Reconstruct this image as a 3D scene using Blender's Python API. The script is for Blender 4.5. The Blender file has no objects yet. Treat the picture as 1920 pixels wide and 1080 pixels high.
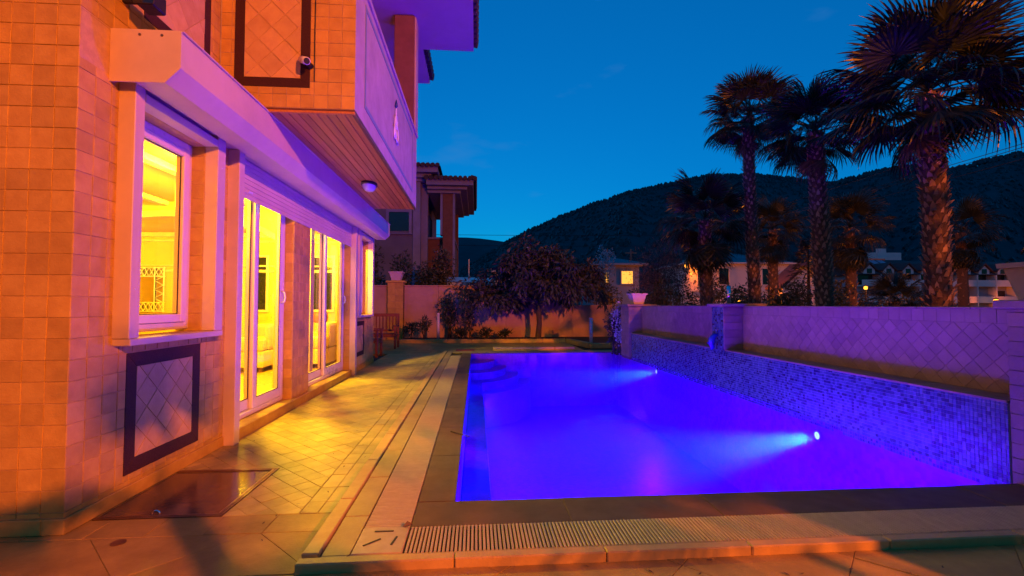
import bpy, bmesh, math, random
from mathutils import Matrix, Vector, Euler
R = math.radians
random.seed(7)
scene = bpy.context.scene
col = scene.collection

# ------------------------------------------------------------------ camera
CAM_H = 1.25
FPX = 880.0                                     # focal length in pixels of a 1920 px wide picture
YAW = math.atan(67 / FPX)
PITCH = math.atan(32 / math.hypot(FPX, 67))
cd = bpy.data.cameras.new('camera'); cam = bpy.data.objects.new('camera', cd); col.objects.link(cam)
cd.sensor_width = 36; cd.lens = FPX / 1920 * 36; cd.clip_start = 0.05; cd.clip_end = 5000
cam.location = (0, 0, CAM_H); cam.rotation_euler = (math.pi / 2 + PITCH, 0, -YAW)
scene.camera = cam

# ------------------------------------------------------------------ sky at dusk
SKY_STRENGTH = 0.15
w = bpy.data.worlds.new('World'); scene.world = w; w.use_nodes = True
nt = w.node_tree; nt.nodes.clear()
out = nt.nodes.new('ShaderNodeOutputWorld'); bg = nt.nodes.new('ShaderNodeBackground')
sky = nt.nodes.new('ShaderNodeTexSky'); sky.sky_type = 'NISHITA'; sky.sun_disc = False
sky.sun_elevation = R(0.0); sky.sun_rotation = R(2); sky.air_density = 1.0; sky.dust_density = 0.5; sky.ozone_density = 6.0
tint = nt.nodes.new('ShaderNodeMix'); tint.data_type = 'RGBA'; tint.blend_type = 'MULTIPLY'; tint.inputs[0].default_value = 1
tint.inputs[7].default_value = (0.003, 8.5, 12.7, 1)          # the blue-hour cast of the picture, the same in every direction
nt.links.new(sky.outputs[0], tint.inputs[6])
tc = nt.nodes.new('ShaderNodeTexCoord'); mp = nt.nodes.new('ShaderNodeMapping'); mp.inputs[3].default_value = (3.0, 3.0, 9.0)
cn = nt.nodes.new('ShaderNodeTexNoise'); cn.inputs['Scale'].default_value = 1.6; cn.inputs['Detail'].default_value = 6
cr = nt.nodes.new('ShaderNodeValToRGB'); cr.color_ramp.elements[0].position = 0.64; cr.color_ramp.elements[1].position = 0.86
cr.color_ramp.elements[1].color = (0.35, 0.35, 0.35, 1)
cm = nt.nodes.new('ShaderNodeMix'); cm.data_type = 'RGBA'; cm.inputs[7].default_value = (0.5, 1.5, 3.6, 1)
nt.links.new(tc.outputs['Generated'], mp.inputs[0]); nt.links.new(mp.outputs[0], cn.inputs[0]); nt.links.new(cn.outputs[0], cr.inputs[0])
gm = nt.nodes.new('ShaderNodeGamma'); gm.inputs[1].default_value = 0.6; nt.links.new(tint.outputs[2], gm.inputs[0])
nt.links.new(cr.outputs[0], cm.inputs[0]); nt.links.new(gm.outputs[0], cm.inputs[6])
nt.links.new(cm.outputs[2], bg.inputs[0]); bg.inputs[1].default_value = SKY_STRENGTH
nt.links.new(bg.outputs[0], out.inputs[0])

# lamps of the place and lights added to it: strengths in watts, used by the lamp builders further down
SODIUM = (1.0, 0.19, 0.0); SODIUM_W = 15000
ROOM = (1.0, 0.60, 0.010); ROOM_W = 150
POOL_VIOLET = (0.085, 0.0, 1.0); POOL_W = 1150
POOL_CYAN = (0.0, 1.0, 0.9); POOL_BEAM_W = 12000
STREET_LAMP = (7.5, -8.0, 6.0)

scene.view_settings.view_transform = 'Standard'; scene.view_settings.look = 'None'
scene.view_settings.exposure = 0; scene.view_settings.gamma = 1
cy = scene.cycles
cy.use_denoising = True; cy.max_bounces = 7; cy.diffuse_bounces = 3; cy.glossy_bounces = 3; cy.transmission_bounces = 4
cy.transparent_max_bounces = 12; cy.volume_bounces = 1; cy.caustics_reflective = False; cy.caustics_refractive = False
cy.sample_clamp_indirect = 3.0; cy.sample_clamp_direct = 0.0

# ------------------------------------------------------------------ mesh helpers
class MB:
    def __init__(s): s.v = []; s.f = []
    def add(s, vs, fs):
        o = len(s.v); s.v += [tuple(p) for p in vs]; s.f += [tuple(i + o for i in f) for f in fs]; return s
    def box(s, x0, x1, y0, y1, z0, z1):
        return s.add([(x0,y0,z0),(x1,y0,z0),(x1,y1,z0),(x0,y1,z0),(x0,y0,z1),(x1,y0,z1),(x1,y1,z1),(x0,y1,z1)],
                     [(3,2,1,0),(4,5,6,7),(0,1,5,4),(1,2,6,5),(2,3,7,6),(3,0,4,7)])
    def cbox(s, x0, x1, y0, y1, z0, z1, b=0.004):            # box with chamfered edges
        bm = bmesh.new(); bmesh.ops.create_cube(bm, size=1)
        for v in bm.verts: v.co = Vector(((x0+x1)/2+v.co.x*(x1-x0), (y0+y1)/2+v.co.y*(y1-y0), (z0+z1)/2+v.co.z*(z1-z0)))
        bmesh.ops.bevel(bm, geom=bm.edges[:], offset=b, segments=2 if b > 0.02 else 1, affect='EDGES', profile=0.6)
        bm.verts.index_update(); s.add([v.co for v in bm.verts], [[v.index for v in f.verts] for f in bm.faces]); bm.free(); return s
    def quad(s, a, b, c, d): return s.add([a,b,c,d], [(0,1,2,3)])
    def tube(s, pts, rad, n=8, caps=True):
        pts = [Vector(p) for p in pts]; m = len(pts)
        if not hasattr(rad, '__len__'): rad = [rad]*m
        vs = []; prev = None
        for i, p in enumerate(pts):
            t = (pts[min(i+1,m-1)] - pts[max(i-1,0)]).normalized()
            if prev is None:
                a = t.cross(Vector((0,0,1)) if abs(t.z) < .9 else Vector((1,0,0))).normalized()
            else: a = (prev - t*prev.dot(t)).normalized()
            prev = a; b = t.cross(a)
            for k in range(n):
                an = 2*math.pi*k/n; vs.append(p + (a*math.cos(an)+b*math.sin(an))*rad[i])
        fs = [(i*n+k, i*n+(k+1)%n, (i+1)*n+(k+1)%n, (i+1)*n+k) for i in range(m-1) for k in range(n)]
        if caps: fs += [tuple(reversed(range(n))), tuple(range((m-1)*n, m*n))]
        return s.add(vs, fs)
    def lathe(s, prof, cx, cy_, z0=0, n=20, ang0=0.0):             # prof: (radius, z)
        vs = []
        for r, z in prof:
            for k in range(n):
                a = ang0 + 2*math.pi*k/n; vs.append((cx+r*math.cos(a), cy_+r*math.sin(a), z0+z))
        m = len(prof)
        fs = [(i*n+k, i*n+(k+1)%n, (i+1)*n+(k+1)%n, (i+1)*n+k) for i in range(m-1) for k in range(n)]
        fs += [tuple(reversed(range(n))), tuple(range((m-1)*n, m*n))]
        return s.add(vs, fs)
    def prism(s, poly, axis, a0, a1):                            # extrude a 2D outline along an axis: 'x' (y,z), 'y' (x,z), 'z' (x,y)
        f = {'x': lambda p,a: (a,p[0],p[1]), 'y': lambda p,a: (p[0],a,p[1]), 'z': lambda p,a: (p[0],p[1],a)}[axis]
        n = len(poly)
        return s.add([f(p,a0) for p in poly]+[f(p,a1) for p in poly],
                     [tuple(range(n)), tuple(reversed(range(n,2*n)))]+[(i,(i+1)%n,n+(i+1)%n,n+i) for i in range(n)])
    def mesh(s, name):
        me = bpy.data.meshes.new(name); me.from_pydata(s.v, [], s.f); me.update()
        bm = bmesh.new(); bm.from_mesh(me); bmesh.ops.recalc_face_normals(bm, faces=bm.faces[:]) if len(s.f) < 4000 else None
        bm.to_mesh(me); bm.free(); return me

WINV = {}
def put(o, parent):
    col.objects.link(o)
    if parent is not None:
        o.parent = parent
        if parent.name in WINV: o.matrix_parent_inverse = WINV[parent.name]
    return o
def tag(o, label=None, cat=None, group=None, kind=None):
    if label: o['label'] = label
    if cat: o['category'] = cat
    if group: o['group'] = group
    if kind: o['kind'] = kind
    return o
def thing(name, label, cat, loc, group=None):
    o = bpy.data.objects.new(name, None); o.location = loc; o.empty_display_size = 0.2; col.objects.link(o)
    WINV[o.name] = Matrix.Translation(-Vector(loc)); return tag(o, label, cat, group)
def obj(name, mb, mat, parent=None, smooth=False, kind=None):
    me = mb if isinstance(mb, bpy.types.Mesh) else mb.mesh(name)
    if not me.materials: me.materials.append(mat)
    if smooth: me.shade_smooth()
    o = put(bpy.data.objects.new(name, me), parent)
    if kind: o['kind'] = kind
    return o
def struct(name, mb, mat, label=None): return tag(obj(name, mb, mat), label, kind='structure')
def lamp(name, kind, loc, power, color, parent, radius=0.1, rot=None, **kw):
    ld = bpy.data.lights.new(name, kind); ld.energy = power; ld.color = color
    if kind in ('POINT', 'SPOT'): ld.shadow_soft_size = radius
    for k, v in kw.items(): setattr(ld, k, v)
    o = bpy.data.objects.new(name, ld); o.location = loc
    if rot: o.rotation_euler = rot
    return put(o, parent)

# ------------------------------------------------------------------ materials
MATS = {}
def nodes(name):
    m = bpy.data.materials.new(name); m.use_nodes = True; t = m.node_tree; t.nodes.clear(); MATS[name] = m
    o = t.nodes.new('ShaderNodeOutputMaterial'); return m, t, o
def N(t, kind, **kw):
    n = t.nodes.new(kind)
    for k, v in kw.items():
        if k in n.inputs: n.inputs[k].default_value = v
        else: setattr(n, k, v)
    return n
def c4(c): return (c[0], c[1], c[2], 1)
def surf(name, c1, c2=None, scale=6, rough=0.7, bump=0.15, rand=0.0, metallic=0.0, spec=0.35, fine=60, streak=None, stain=0.0):
    """noise-mixed colour in world space, with per-piece value variation, roughness breakup and fine bump"""
    m, t, o = nodes(name); c2 = c2 or tuple(x*0.75 for x in c1); L = t.links
    b = N(t, 'ShaderNodeBsdfPrincipled'); b.inputs['Metallic'].default_value = metallic; b.inputs['Specular IOR Level'].default_value = spec
    g = N(t, 'ShaderNodeNewGeometry'); src = g.outputs['Position']
    if streak:
        mpn = N(t, 'ShaderNodeMapping'); mpn.inputs[3].default_value = streak; L.new(src, mpn.inputs[0]); src = mpn.outputs[0]
    oi = N(t, 'ShaderNodeObjectInfo'); sm = N(t, 'ShaderNodeMath', operation='ADD'); L.new(oi.outputs['Random'], sm.inputs[0]); L.new(g.outputs['Random Per Island'], sm.inputs[1])
    fr = N(t, 'ShaderNodeMath', operation='FRACT'); L.new(sm.outputs[0], fr.inputs[0])
    n1 = N(t, 'ShaderNodeTexNoise', Scale=scale, Detail=7.0, Roughness=0.62); L.new(src, n1.inputs['Vector'])
    n1.noise_dimensions = '4D'; sc = N(t, 'ShaderNodeMath', operation='MULTIPLY'); sc.inputs[1].default_value = 9 if rand else 0; L.new(fr.outputs[0], sc.inputs[0]); L.new(sc.outputs[0], n1.inputs['W'])
    rp = N(t, 'ShaderNodeMapRange'); rp.inputs[1].default_value = 0.32; rp.inputs[2].default_value = 0.68; L.new(n1.outputs[0], rp.inputs[0])
    mx = N(t, 'ShaderNodeMix', data_type='RGBA'); mx.inputs[6].default_value = c4(c1); mx.inputs[7].default_value = c4(c2); L.new(rp.outputs[0], mx.inputs[0])
    last = mx.outputs[2]
    if rand:
        v = N(t, 'ShaderNodeMapRange'); v.inputs[3].default_value = 1 - rand; v.inputs[4].default_value = 1 + rand*0.6; L.new(fr.outputs[0], v.inputs[0])
        hs = N(t, 'ShaderNodeHueSaturation'); L.new(v.outputs[0], hs.inputs['Value']); L.new(last, hs.inputs['Color']); last = hs.outputs[0]
    if stain:
        n3 = N(t, 'ShaderNodeTexNoise', Scale=1.3, Detail=5.0, Roughness=0.7); L.new(g.outputs['Position'], n3.inputs['Vector'])
        r3 = N(t, 'ShaderNodeMapRange'); r3.inputs[1].default_value = 0.42; r3.inputs[2].default_value = 0.7; r3.inputs[3].default_value = 1; r3.inputs[4].default_value = 1-stain; L.new(n3.outputs[0], r3.inputs[0])
        hs2 = N(t, 'ShaderNodeHueSaturation'); L.new(r3.outputs[0], hs2.inputs['Value']); L.new(last, hs2.inputs['Color']); last = hs2.outputs[0]
    L.new(last, b.inputs['Base Color'])
    n2 = N(t, 'ShaderNodeTexNoise', Scale=fine, Detail=4.0, Roughness=0.7); L.new(g.outputs['Position'], n2.inputs['Vector'])
    rr = N(t, 'ShaderNodeMapRange'); rr.inputs[3].default_value = max(0.02, rough-0.12); rr.inputs[4].default_value = min(1, rough+0.12); L.new(n1.outputs[0], rr.inputs[0]); L.new(rr.outputs[0], b.inputs['Roughness'])
    if bump:
        ad = N(t, 'ShaderNodeMath', operation='ADD'); L.new(n1.outputs[0], ad.inputs[0]); L.new(n2.outputs[0], ad.inputs[1])
        bp = N(t, 'ShaderNodeBump', Strength=bump, Distance=0.01); L.new(ad.outputs[0], bp.inputs['Height']); L.new(bp.outputs[0], b.inputs['Normal'])
    L.new(b.outputs[0], o.inputs[0]); return m
def emit(name, color, strength):
    m, t, o = nodes(name); e = N(t, 'ShaderNodeEmission', Color=c4(color), Strength=strength); t.links.new(e.outputs[0], o.inputs[0]); return m
def glassy(name, ior, tint=(1,1,1), bump=None, gl=(1,1,1)):
    m, t, o = nodes(name); L = t.links
    tr = N(t, 'ShaderNodeBsdfTransparent', Color=c4(tint)); gs = N(t, 'ShaderNodeBsdfGlossy', Color=c4(gl)); gs.inputs['Roughness'].default_value = 0.02 if not bump else 0.05
    fr = N(t, 'ShaderNodeFresnel', IOR=ior); mx = N(t, 'ShaderNodeMixShader')
    ge = N(t, 'ShaderNodeNewGeometry'); fm = N(t, 'ShaderNodeMath', operation='SUBTRACT', use_clamp=True); L.new(fr.outputs[0], fm.inputs[0]); L.new(ge.outputs['Backfacing'], fm.inputs[1]); L.new(fm.outputs[0], mx.inputs[0]); L.new(tr.outputs[0], mx.inputs[1]); L.new(gs.outputs[0], mx.inputs[2])
    if bump:
        g = N(t, 'ShaderNodeNewGeometry'); n = N(t, 'ShaderNodeTexNoise', Scale=bump[0], Detail=3.0); L.new(g.outputs['Position'], n.inputs['Vector'])
        bp = N(t, 'ShaderNodeBump', Strength=bump[1], Distance=0.02); L.new(n.outputs[0], bp.inputs['Height']); L.new(bp.outputs[0], gs.inputs['Normal'])
    L.new(mx.outputs[0], o.inputs[0]); return m

TRAV = surf('travertine', (0.60,0.39,0.065), (0.47,0.28,0.042), 9, 0.55, 0.25, rand=0.16, stain=0.15)
TRAV_DIA = surf('travertine_panel', (0.60,0.40,0.13), (0.49,0.30,0.09), 9, 0.5, 0.2, rand=0.12)
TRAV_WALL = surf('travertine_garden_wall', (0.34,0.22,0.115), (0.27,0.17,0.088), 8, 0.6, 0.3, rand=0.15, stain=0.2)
GROUT = surf('grout', (0.58,0.38,0.13), None, 20, 0.9, 0.3)
GROUT_DK = surf('dark_grout', (0.20,0.14,0.09), None, 20, 0.9, 0.3)
GRANITE = surf('dark_red_granite', (0.070,0.026,0.018), (0.028,0.012,0.008), 160, 0.6, 0.08, spec=0.15)
DECK = surf('deck_stone', (0.54,0.43,0.10), (0.42,0.32,0.07), 5, 0.48, 0.3, rand=0.16, stain=0.35)
SLAB = surf('large_paving_slab', (0.48,0.32,0.06), (0.34,0.22,0.04), 4, 0.55, 0.35, rand=0.08, stain=0.4)
PLATFORM = surf('pool_surround_stone', (0.42,0.30,0.10), (0.33,0.23,0.07), 5, 0.55, 0.3, rand=0.06, stain=0.25)
COPING = surf('wet_coping_stone', (0.17,0.10,0.030), (0.115,0.066,0.02), 6, 0.55, 0.15, rand=0.08, stain=0.2, spec=0.2)
KERB = surf('kerb_stone', (0.54,0.36,0.10), (0.42,0.27,0.07), 7, 0.5, 0.3, rand=0.06)
GRATE = surf('cream_plastic_grate', (0.46,0.36,0.18), (0.38,0.29,0.14), 20, 0.45, 0.05, rand=0.05)
CHANNEL = surf('gutter_channel', (0.035,0.028,0.022), None, 9, 0.7, 0.2)
ALU = surf('white_lacquered_aluminium', (0.62,0.50,0.34), (0.58,0.46,0.31), 3, 0.38, 0.04, spec=0.5, stain=0.16)
PVC = surf('white_window_plastic', (0.70,0.62,0.50), (0.66,0.58,0.46), 3, 0.3, 0.0, spec=0.5)
GASKET = surf('black_gasket', (0.02,0.018,0.015), None, 20, 0.6, 0.0)
PLASTER = surf('balcony_plaster', (0.50,0.40,0.33), (0.42,0.33,0.27), 5, 0.75, 0.4, stain=0.25)
SOFFIT = surf('eave_plaster', (0.45,0.36,0.34), (0.40,0.32,0.30), 2, 0.8, 0.1)
STRIPE = surf('grey_inlay_strip', (0.22,0.26,0.27), (0.17,0.20,0.21), 40, 0.5, 0.1)
WOOD = surf('varnished_soffit_board', (0.55,0.24,0.03), (0.36,0.14,0.018), 5, 0.35, 0.15, rand=0.22, streak=(14,0.6,14))
WOOD_DK = surf('dark_trim_board', (0.16,0.06,0.02), (0.10,0.04,0.015), 6, 0.4, 0.1, streak=(10,1,10))
BENCH = surf('dark_bench_wood', (0.26,0.08,0.03), (0.17,0.05,0.02), 8, 0.45, 0.1, rand=0.2)
ROOF = surf('roof_tile', (0.055,0.032,0.03), (0.035,0.022,0.022), 5, 0.7, 0.3, rand=0.2)
ROOM_WALL = surf('cream_room_wall', (0.62,0.44,0.16), (0.58,0.40,0.14), 2, 0.7, 0.05)
ROOM_TRIM = surf('room_cornice', (0.66,0.56,0.36), None, 4, 0.6, 0.05)
ROOM_FLOOR = surf('room_floor_tile', (0.55,0.38,0.14), (0.49,0.33,0.12), 3, 0.25, 0.03)
SOFA = surf('cream_sofa_leather', (0.58,0.46,0.22), (0.52,0.40,0.18), 6, 0.5, 0.1)
CUSHION = surf('rust_cushion', (0.38,0.12,0.04), None, 10, 0.8, 0.2)
DARKGLASS = surf('dark_window_glass', (0.012,0.016,0.02), None, 3, 0.08, 0.0, spec=0.6)
MIRROR = surf('mirror', (0.8,0.75,0.65), None, 2, 0.08, 0.0, metallic=1.0)
STEEL = surf('brushed_steel', (0.75,0.74,0.72), (0.65,0.64,0.62), 30, 0.16, 0.0, metallic=1.0)
POLISHED = surf('polished_stone_plate', (0.17,0.09,0.035), (0.12,0.06,0.024), 4, 0.13, 0.02, spec=0.6)
BRONZE = surf('bronze_edge_strip', (0.30,0.17,0.08), None, 15, 0.35, 0.05, metallic=0.8)
POOL_TILE = None
GARDEN_WALL = surf('garden_wall_render', (0.50,0.31,0.18), (0.42,0.25,0.14), 1.5, 0.85, 0.3, stain=0.2)
SOIL = surf('planting_soil', (0.05,0.035,0.022), (0.03,0.02,0.014), 12, 0.95, 0.8)
GROUND = surf('dark_ground', (0.05,0.05,0.03), (0.03,0.035,0.02), 0.5, 0.95, 0.3)
HILL = surf('forested_hill', (0.034,0.038,0.042), (0.020,0.024,0.028), 0.03, 0.95, 0.0, fine=0.3)
POT = surf('pale_planter', (0.60,0.44,0.38), (0.52,0.38,0.32), 8, 0.6, 0.2)
WHITE_PIPE = surf('pale_pipe', (0.62,0.54,0.42), None, 12, 0.5, 0.05)
RED_COVER = surf('red_cover', (0.28,0.03,0.03), (0.20,0.02,0.02), 14, 0.6, 0.2)
BLACK = surf('black_plastic', (0.015,0.015,0.02), None, 9, 0.45, 0.02)
CAMW = surf('white_plastic', (0.7,0.68,0.66), None, 5, 0.35, 0.0)
LAMPGLASS = surf('unlit_lamp_glass', (0.72,0.68,0.62), None, 5, 0.25, 0.0)
SPOUT = surf('blue_glazed_ceramic', (0.02,0.04,0.22), (0.01,0.02,0.14), 12, 0.2, 0.03, spec=0.6)
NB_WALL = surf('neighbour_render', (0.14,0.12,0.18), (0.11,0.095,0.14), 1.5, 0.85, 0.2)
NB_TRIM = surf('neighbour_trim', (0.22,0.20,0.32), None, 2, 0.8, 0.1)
NB_BRICK = surf('neighbour_brick_cladding', (0.17,0.07,0.045), (0.12,0.05,0.032), 6, 0.8, 0.3)
FAR_WALL = surf('far_house_render', (0.74,0.64,0.56), (0.66,0.56,0.49), 0.6, 0.9, 0.1)
FAR_GREY = surf('far_grey_facade', (0.38,0.35,0.38), (0.31,0.29,0.32), 0.4, 0.9, 0.1)
FAR_ROOF = surf('far_roof', (0.12,0.11,0.13), (0.08,0.075,0.09), 0.8, 0.6, 0.2)
FAR_ROOF_RED = surf('far_red_roof', (0.13,0.05,0.045), (0.08,0.035,0.03), 0.8, 0.8, 0.2)
WIRE = surf('wire', (0.02,0.02,0.025), None, 5, 0.6, 0.0)
CONCRETE = surf('utility_pole_wood', (0.22,0.17,0.12), (0.16,0.12,0.08), 4, 0.85, 0.3)
TRUNK = surf('palm_trunk_fibre', (0.13,0.075,0.045), (0.07,0.04,0.025), 14, 0.9, 0.5)
BOOT = surf('palm_leaf_base', (0.44,0.28,0.20), (0.29,0.18,0.12), 16, 0.85, 0.4, rand=0.45)
BARK = surf('bark', (0.09,0.06,0.04), (0.05,0.035,0.025), 18, 0.9, 0.5)
def leafmat(name, c, rand=0.5, rough=0.5):
    m = surf(name, c, tuple(x*0.55 for x in c), 3, rough, 0.0, rand=rand); return m
PALM = leafmat('palm_leaf', (0.026,0.038,0.026), 0.5, 0.36); PALM_DEAD = leafmat('dry_palm_leaf', (0.15,0.085,0.04))
LEAF = leafmat('dark_leaf', (0.05,0.075,0.03)); LEAF2 = leafmat('mauve_leaf', (0.055,0.070,0.036)); LEAF3 = leafmat('olive_leaf', (0.09,0.09,0.03))
LEAF_TAM = leafmat('feathery_russet_leaf', (0.20,0.12,0.11)); PINE = leafmat('pine_leaf', (0.034,0.040,0.040)); FLOWER = leafmat('white_flower', (0.65,0.62,0.66), 0.2)
LIT = emit('lit_window', (1.0,0.42,0.06), 1.6); LIT_LAMP = emit('lit_lantern', (1.0,0.36,0.03), 4); DOWN = emit('lit_downlight', (1.0,0.85,0.45), 14)
POOL_LENS = emit('pool_lamp_lens', (0.25,0.85,1.0), 3.0); POOL_FILL_STRIP = emit('pool_fill_strip', (0.08,0.02,1.0), 4); SOD_LENS = emit('sodium_lamp_lens', (1.0,0.4,0.03), 20)
GLASS = glassy('window_glass', 1.45)
def water_material():
    m = glassy('pool_water', 1.22, (0.96,0.97,1.0), (3.5, 0.16), (0.50,0.24,0.7)); t = m.node_tree  # reflection colour tinted violet to mute the mirrored sky
    v = N(t, 'ShaderNodeVolumeScatter', Color=(0.22,0.34,1.0,1), Density=0.06, Anisotropy=0.25)
    va = N(t, 'ShaderNodeVolumeAbsorption', Color=(0.92,0.15,1.0,1), Density=1.0); ads = N(t, 'ShaderNodeAddShader'); t.links.new(v.outputs[0], ads.inputs[0]); t.links.new(va.outputs[0], ads.inputs[1])  # absorbs green to keep the lamps' cyan glow short, unlike plain water
    t.links.new(ads.outputs[0], t.nodes['Material Output'].inputs['Volume']); return m
WATER = water_material()
def mosaic_material():
    m, t, o = nodes('glass_mosaic'); L = t.links; g = N(t, 'ShaderNodeNewGeometry'); oi = N(t, 'ShaderNodeObjectInfo')
    sm = N(t, 'ShaderNodeMath', operation='ADD'); L.new(oi.outputs['Random'], sm.inputs[0]); L.new(g.outputs['Random Per Island'], sm.inputs[1])
    fr = N(t, 'ShaderNodeMath', operation='FRACT'); L.new(sm.outputs[0], fr.inputs[0])
    cr = N(t, 'ShaderNodeValToRGB'); cr.color_ramp.interpolation = 'CONSTANT'; e = cr.color_ramp.elements
    cols = [(0,(0.07,0.14,0.13)),(0.2,(0.05,0.105,0.11)),(0.38,(0.028,0.06,0.08)),(0.52,(0.09,0.165,0.15)),(0.68,(0.018,0.036,0.055)),(0.80,(0.042,0.09,0.10)),(0.92,(0.010,0.022,0.04))]
    e[0].color = c4(cols[0][1]); e[1].position = cols[1][0]; e[1].color = c4(cols[1][1])
    for p, c in cols[2:]: k = e.new(p); k.color = c4(c)
    L.new(fr.outputs[0], cr.inputs[0]); b = N(t, 'ShaderNodeBsdfPrincipled'); b.inputs['Roughness'].default_value = 0.22; L.new(cr.outputs[0], b.inputs['Base Color'])
    L.new(b.outputs[0], o.inputs[0]); return m
MOSAIC = mosaic_material()
def liner_material():
    m, t, o = nodes('pool_liner_mosaic'); L = t.links; g = N(t, 'ShaderNodeNewGeometry'); b = N(t, 'ShaderNodeBsdfPrincipled'); b.inputs['Roughness'].default_value = 0.4
    sc1 = N(t, 'ShaderNodeVectorMath', operation='SCALE'); sc1.inputs['Scale'].default_value = 1/0.05; L.new(g.outputs['Position'], sc1.inputs[0])
    fl_ = N(t, 'ShaderNodeVectorMath', operation='FLOOR'); L.new(sc1.outputs[0], fl_.inputs[0]); wn_ = N(t, 'ShaderNodeTexWhiteNoise'); L.new(fl_.outputs[0], wn_.inputs['Vector'])
    n1 = N(t, 'ShaderNodeTexNoise', Scale=0.9, Detail=3.0); L.new(g.outputs['Position'], n1.inputs['Vector'])
    ad = N(t, 'ShaderNodeMath', operation='MULTIPLY_ADD'); ad.inputs[1].default_value = 0.55; L.new(wn_.outputs['Value'], ad.inputs[0]); L.new(n1.outputs[0], ad.inputs[2])
    mr = N(t, 'ShaderNodeMapRange'); mr.inputs[1].default_value = 0.3; mr.inputs[2].default_value = 1.2; L.new(ad.outputs[0], mr.inputs[0])
    mx = N(t, 'ShaderNodeMix', data_type='RGBA'); mx.inputs[6].default_value = (0.30,0.030,0.66,1); mx.inputs[7].default_value = (0.13,0.022,0.44,1); L.new(mr.outputs[0], mx.inputs[0])
    L.new(mx.outputs[2], b.inputs['Base Color']); L.new(b.outputs[0], o.inputs[0]); return m
POOL_TILE = liner_material()
MOSAIC_GROUT = surf('pale_mosaic_grout', (0.40,0.42,0.40), None, 30, 0.9, 0.1)

# ------------------------------------------------------------------ tile fields
FW = Vector((math.sin(YAW)*math.cos(PITCH), math.cos(YAW)*math.cos(PITCH), math.sin(PITCH)))
RT = Vector((math.cos(YAW), -math.sin(YAW), 0)); UP = RT.cross(FW); CO = Vector((0,0,CAM_H))
def in_view(p):                                                   # how large a metre shows there; 0 outside the frame
    v = Vector(p) - CO; z = v.dot(FW)
    if z < 0.2 or abs(v.dot(RT)/z*FPX) > 985 or abs(v.dot(UP)/z*FPX) > 565: return 0
    return FPX / z
def clip(poly, a, b, c):
    r = []
    for i in range(len(poly)):
        p, q = poly[i], poly[(i+1) % len(poly)]; dp = a*p[0]+b*p[1]-c; dq = a*q[0]+b*q[1]-c
        if dp <= 0: r.append(p)
        if (dp < 0 < dq) or (dq < 0 < dp): k = dp/(dp-dq); r.append((p[0]+(q[0]-p[0])*k, p[1]+(q[1]-p[1])*k))
    return r
def area(p): return abs(sum(p[i][0]*p[(i+1)%len(p)][1]-p[(i+1)%len(p)][0]*p[i][1] for i in range(len(p))))/2
def clip_rect(poly, r):
    for a, b, c in ((-1,0,-r[0]),(1,0,r[1]),(0,-1,-r[2]),(0,1,r[3])):
        poly = clip(poly, a, b, c)
        if len(poly) < 3: return []
    return poly
def minus(rs, h):
    o = []
    for r in rs:
        if h[0] >= r[1] or h[1] <= r[0] or h[2] >= r[3] or h[3] <= r[2]: o.append(r); continue
        if h[0] > r[0]: o.append((r[0],h[0],r[2],r[3]))
        if h[1] < r[1]: o.append((h[1],r[1],r[2],r[3]))
        a, b = max(r[0],h[0]), min(r[1],h[1])
        if h[2] > r[2]: o.append((a,b,r[2],h[2]))
        if h[3] < r[3]: o.append((a,b,h[3],r[3]))
    return o
def grid(rect, pu, pv, g, holes=(), ou=0.0, ov=0.0, stagger=0.0):
    ps = []; j = math.floor((rect[2]-ov)/pv)
    while ov+j*pv < rect[3]:
        off = ou + (stagger*pu if j % 2 else 0); i = math.floor((rect[0]-off)/pu)
        while off+i*pu < rect[1]:
            rs = [(max(rect[0],off+i*pu), min(rect[1],off+(i+1)*pu), max(rect[2],ov+j*pv), min(rect[3],ov+(j+1)*pv))]
            for h in holes: rs = minus(rs, h)
            for r in rs:
                a, b, c, d = r[0]+g/2, r[1]-g/2, r[2]+g/2, r[3]-g/2
                if b-a > 0.006 and d-c > 0.006: ps.append([(a,c),(b,c),(b,d),(a,d)])
            i += 1
        j += 1
    return ps
def diamonds(rect, s, g, ou=0.0, ov=0.0):
    ps = []; d = s*math.sqrt(2)/2; h = (s-g)*math.sqrt(2)/2
    for j in range(int((rect[3]-rect[2])/d)+4):
        for i in range(int((rect[1]-rect[0])/(2*d))+4):
            cx = rect[0]+ou+(i-1)*2*d+(d if j % 2 else 0); cy_ = rect[2]+ov+(j-1)*d
            p = clip_rect([(cx-h,cy_),(cx,cy_-h),(cx+h,cy_),(cx,cy_+h)], rect)
            if len(p) > 2 and area(p) > 3e-4: ps.append(p)
    return ps
MESHES = {}
def tile_geo(p, t, bev):
    n = len(p); cx = sum(q[0] for q in p)/n; cy_ = sum(q[1] for q in p)/n; k = []
    for q in p:
        d = math.hypot(q[0]-cx, q[1]-cy_); k.append(((cx+(q[0]-cx)*(1-bev*1.3/d)), cy_+(q[1]-cy_)*(1-bev*1.3/d)))
    return [(x-cx,y-cy_,0) for x,y in p]+[(x-cx,y-cy_,t-bev) for x,y in p]+[(x-cx,y-cy_,t) for x,y in k], \
        [(i,(i+1)%n,n+(i+1)%n,n+i) for i in range(n)]+[(n+i,n+(i+1)%n,2*n+(i+1)%n,2*n+i) for i in range(n)]+[tuple(range(2*n,3*n))], cx, cy_
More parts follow.
